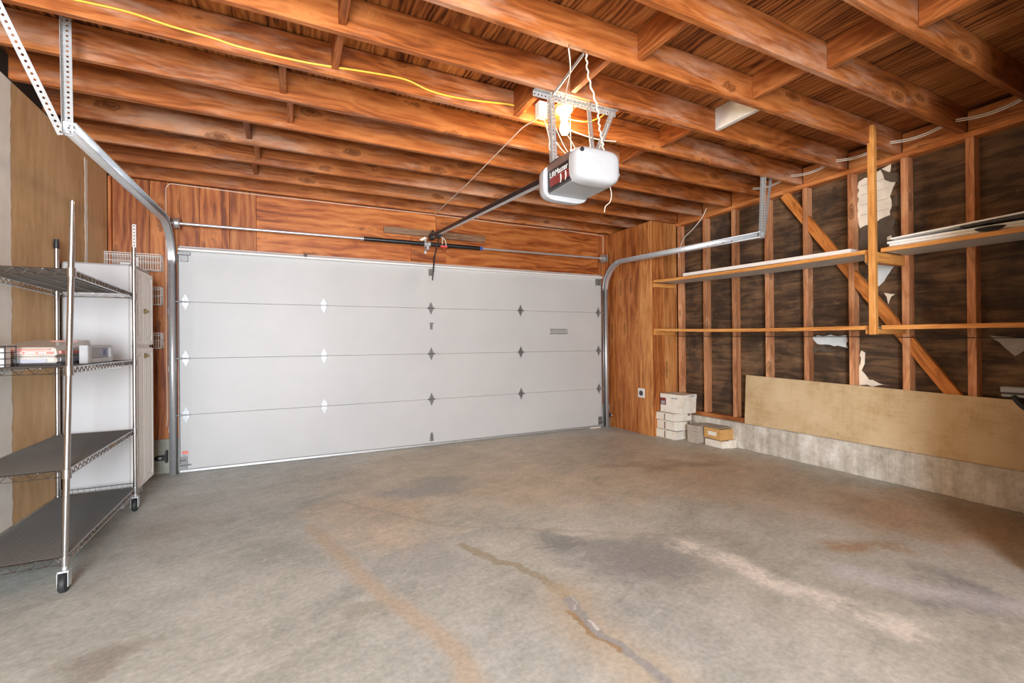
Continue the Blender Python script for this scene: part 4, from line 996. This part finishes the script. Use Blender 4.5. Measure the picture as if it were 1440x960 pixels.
# ---- things on the rack
ZS = SH[2]+.0045
o = G().box(-.47, -.135, -2.12, -1.52, ZS, ZS+.012).box(-.47, -.46, -2.12, -1.52, ZS+.012, ZS+.022).box(-.145, -.135, -2.12, -1.52, ZS+.012, ZS+.022).build('black_tray', M['black'], None, .003)
tag(o, 'thin black tray under the wrapped packets on the wire rack', 'tray')
zt = ZS+.0125
def packet(label, y0, y1, x0, x1, z, h, slope=0):
    t = thing('wrapped_packet', label, 'packet', ((x0+x1)/2, (y0+y1)/2, z))
    G().hexa([(x0, y0, z), (x1, y0, z), (x1, y1, z), (x0, y1, z), (x0+.01, y0+.01, z+h), (x1-.01, y0+.01, z+h), (x1-.01, y1-.01, z+h+slope), (x0+.01, y1-.01, z+h+slope)]).build('wrap', M['bag'], t, .008)
    return t
a = packet('lower plastic wrapped packet on the black tray, grey printed edge', -2.10, -1.56, -.45, -.16, zt, .034)
G().box(-.162, -.158, -2.06, -1.60, zt+.006, zt+.026).box(-.42, -.20, -2.1005, -2.098, zt+.004, zt+.022).build('printed_band', M['grayprint'], a)
b = packet('upper plastic wrapped packet with red and white print on the wire rack', -2.09, -1.60, -.44, -.165, zt+.036, .045, .045)
g = G()
for i in range(7): g.box(-.43+.037*i, -.40+.037*i, -2.092, -2.078, zt+.046, zt+.060)
for i in range(9): g.box(-.174, -.160, -2.05+.048*i, -2.012+.048*i, zt+.048, zt+.062)
g.box(-.42, -.19, -2.0915, -2.08, zt+.066, zt+.074)
g.box(-.32, -.20, -1.72, -1.66, zt+.114, zt+.118)
g.build('red_print', M['pinkred'], b)
g = G()
for i in range(5): g.box(-.415+.045*i, -.385+.045*i, -2.0925, -2.0905, zt+.05, zt+.056)
g.build('white_print', M['ink'], b)
# white plastic frame standing at the front edge
t = thing('plastic_frame', 'white plastic frame with a grey window at the front of the rack shelf', 'frame', (-.12, -1.72, ZS))
fx0, fx1 = -.128, -.088
g = G()
for (y0, y1, z0, z1) in ((-1.93, -1.87, 0, .105), (-1.57, -1.53, 0, .105), (-1.87, -1.57, 0, .03), (-1.87, -1.57, .088, .105)): g.box(fx0, fx1, y0, y1, ZS+.0005+z0, ZS+z1)
fo = g.build('frame', M['white_plastic'], t, .004)
G().box(fx0+.008, fx1-.012, -1.868, -1.572, ZS+.0315, ZS+.087).build('window', M['grayprint'], t)
g = G()
for i in range(3): g.box(fx1-.0115, fx1-.009, -1.66+.02*i, -1.655+.02*i, ZS+.04, ZS+.08)
g.build('window_bars', M['blueink'], t)
# black wire organiser beside the packets, at the frame's edge
t = thing('wire_organizer', 'black wire organizer holding white folders at the shelf end', 'organizer', (-.36, -2.20, ZS))
g = G()
for z in (.012, .04, .07, .10): g.tube([(-.46, -2.24, ZS+z), (-.30, -2.24, ZS+z), (-.30, -2.14, ZS+z), (-.46, -2.14, ZS+z)], .0028, 5, closed=True)
for (x, y) in ((-.46, -2.24), (-.38, -2.24), (-.30, -2.24), (-.30, -2.14), (-.46, -2.14)): g.tube([(x, y, ZS), (x, y, ZS+.105)], .003, 5)
g.build('wire_cage', M['black'], t)
G().box(-.45, -.31, -2.225, -2.16, ZS+.0005, ZS+.09).build('folders', M['whiteboard'], t, .003)
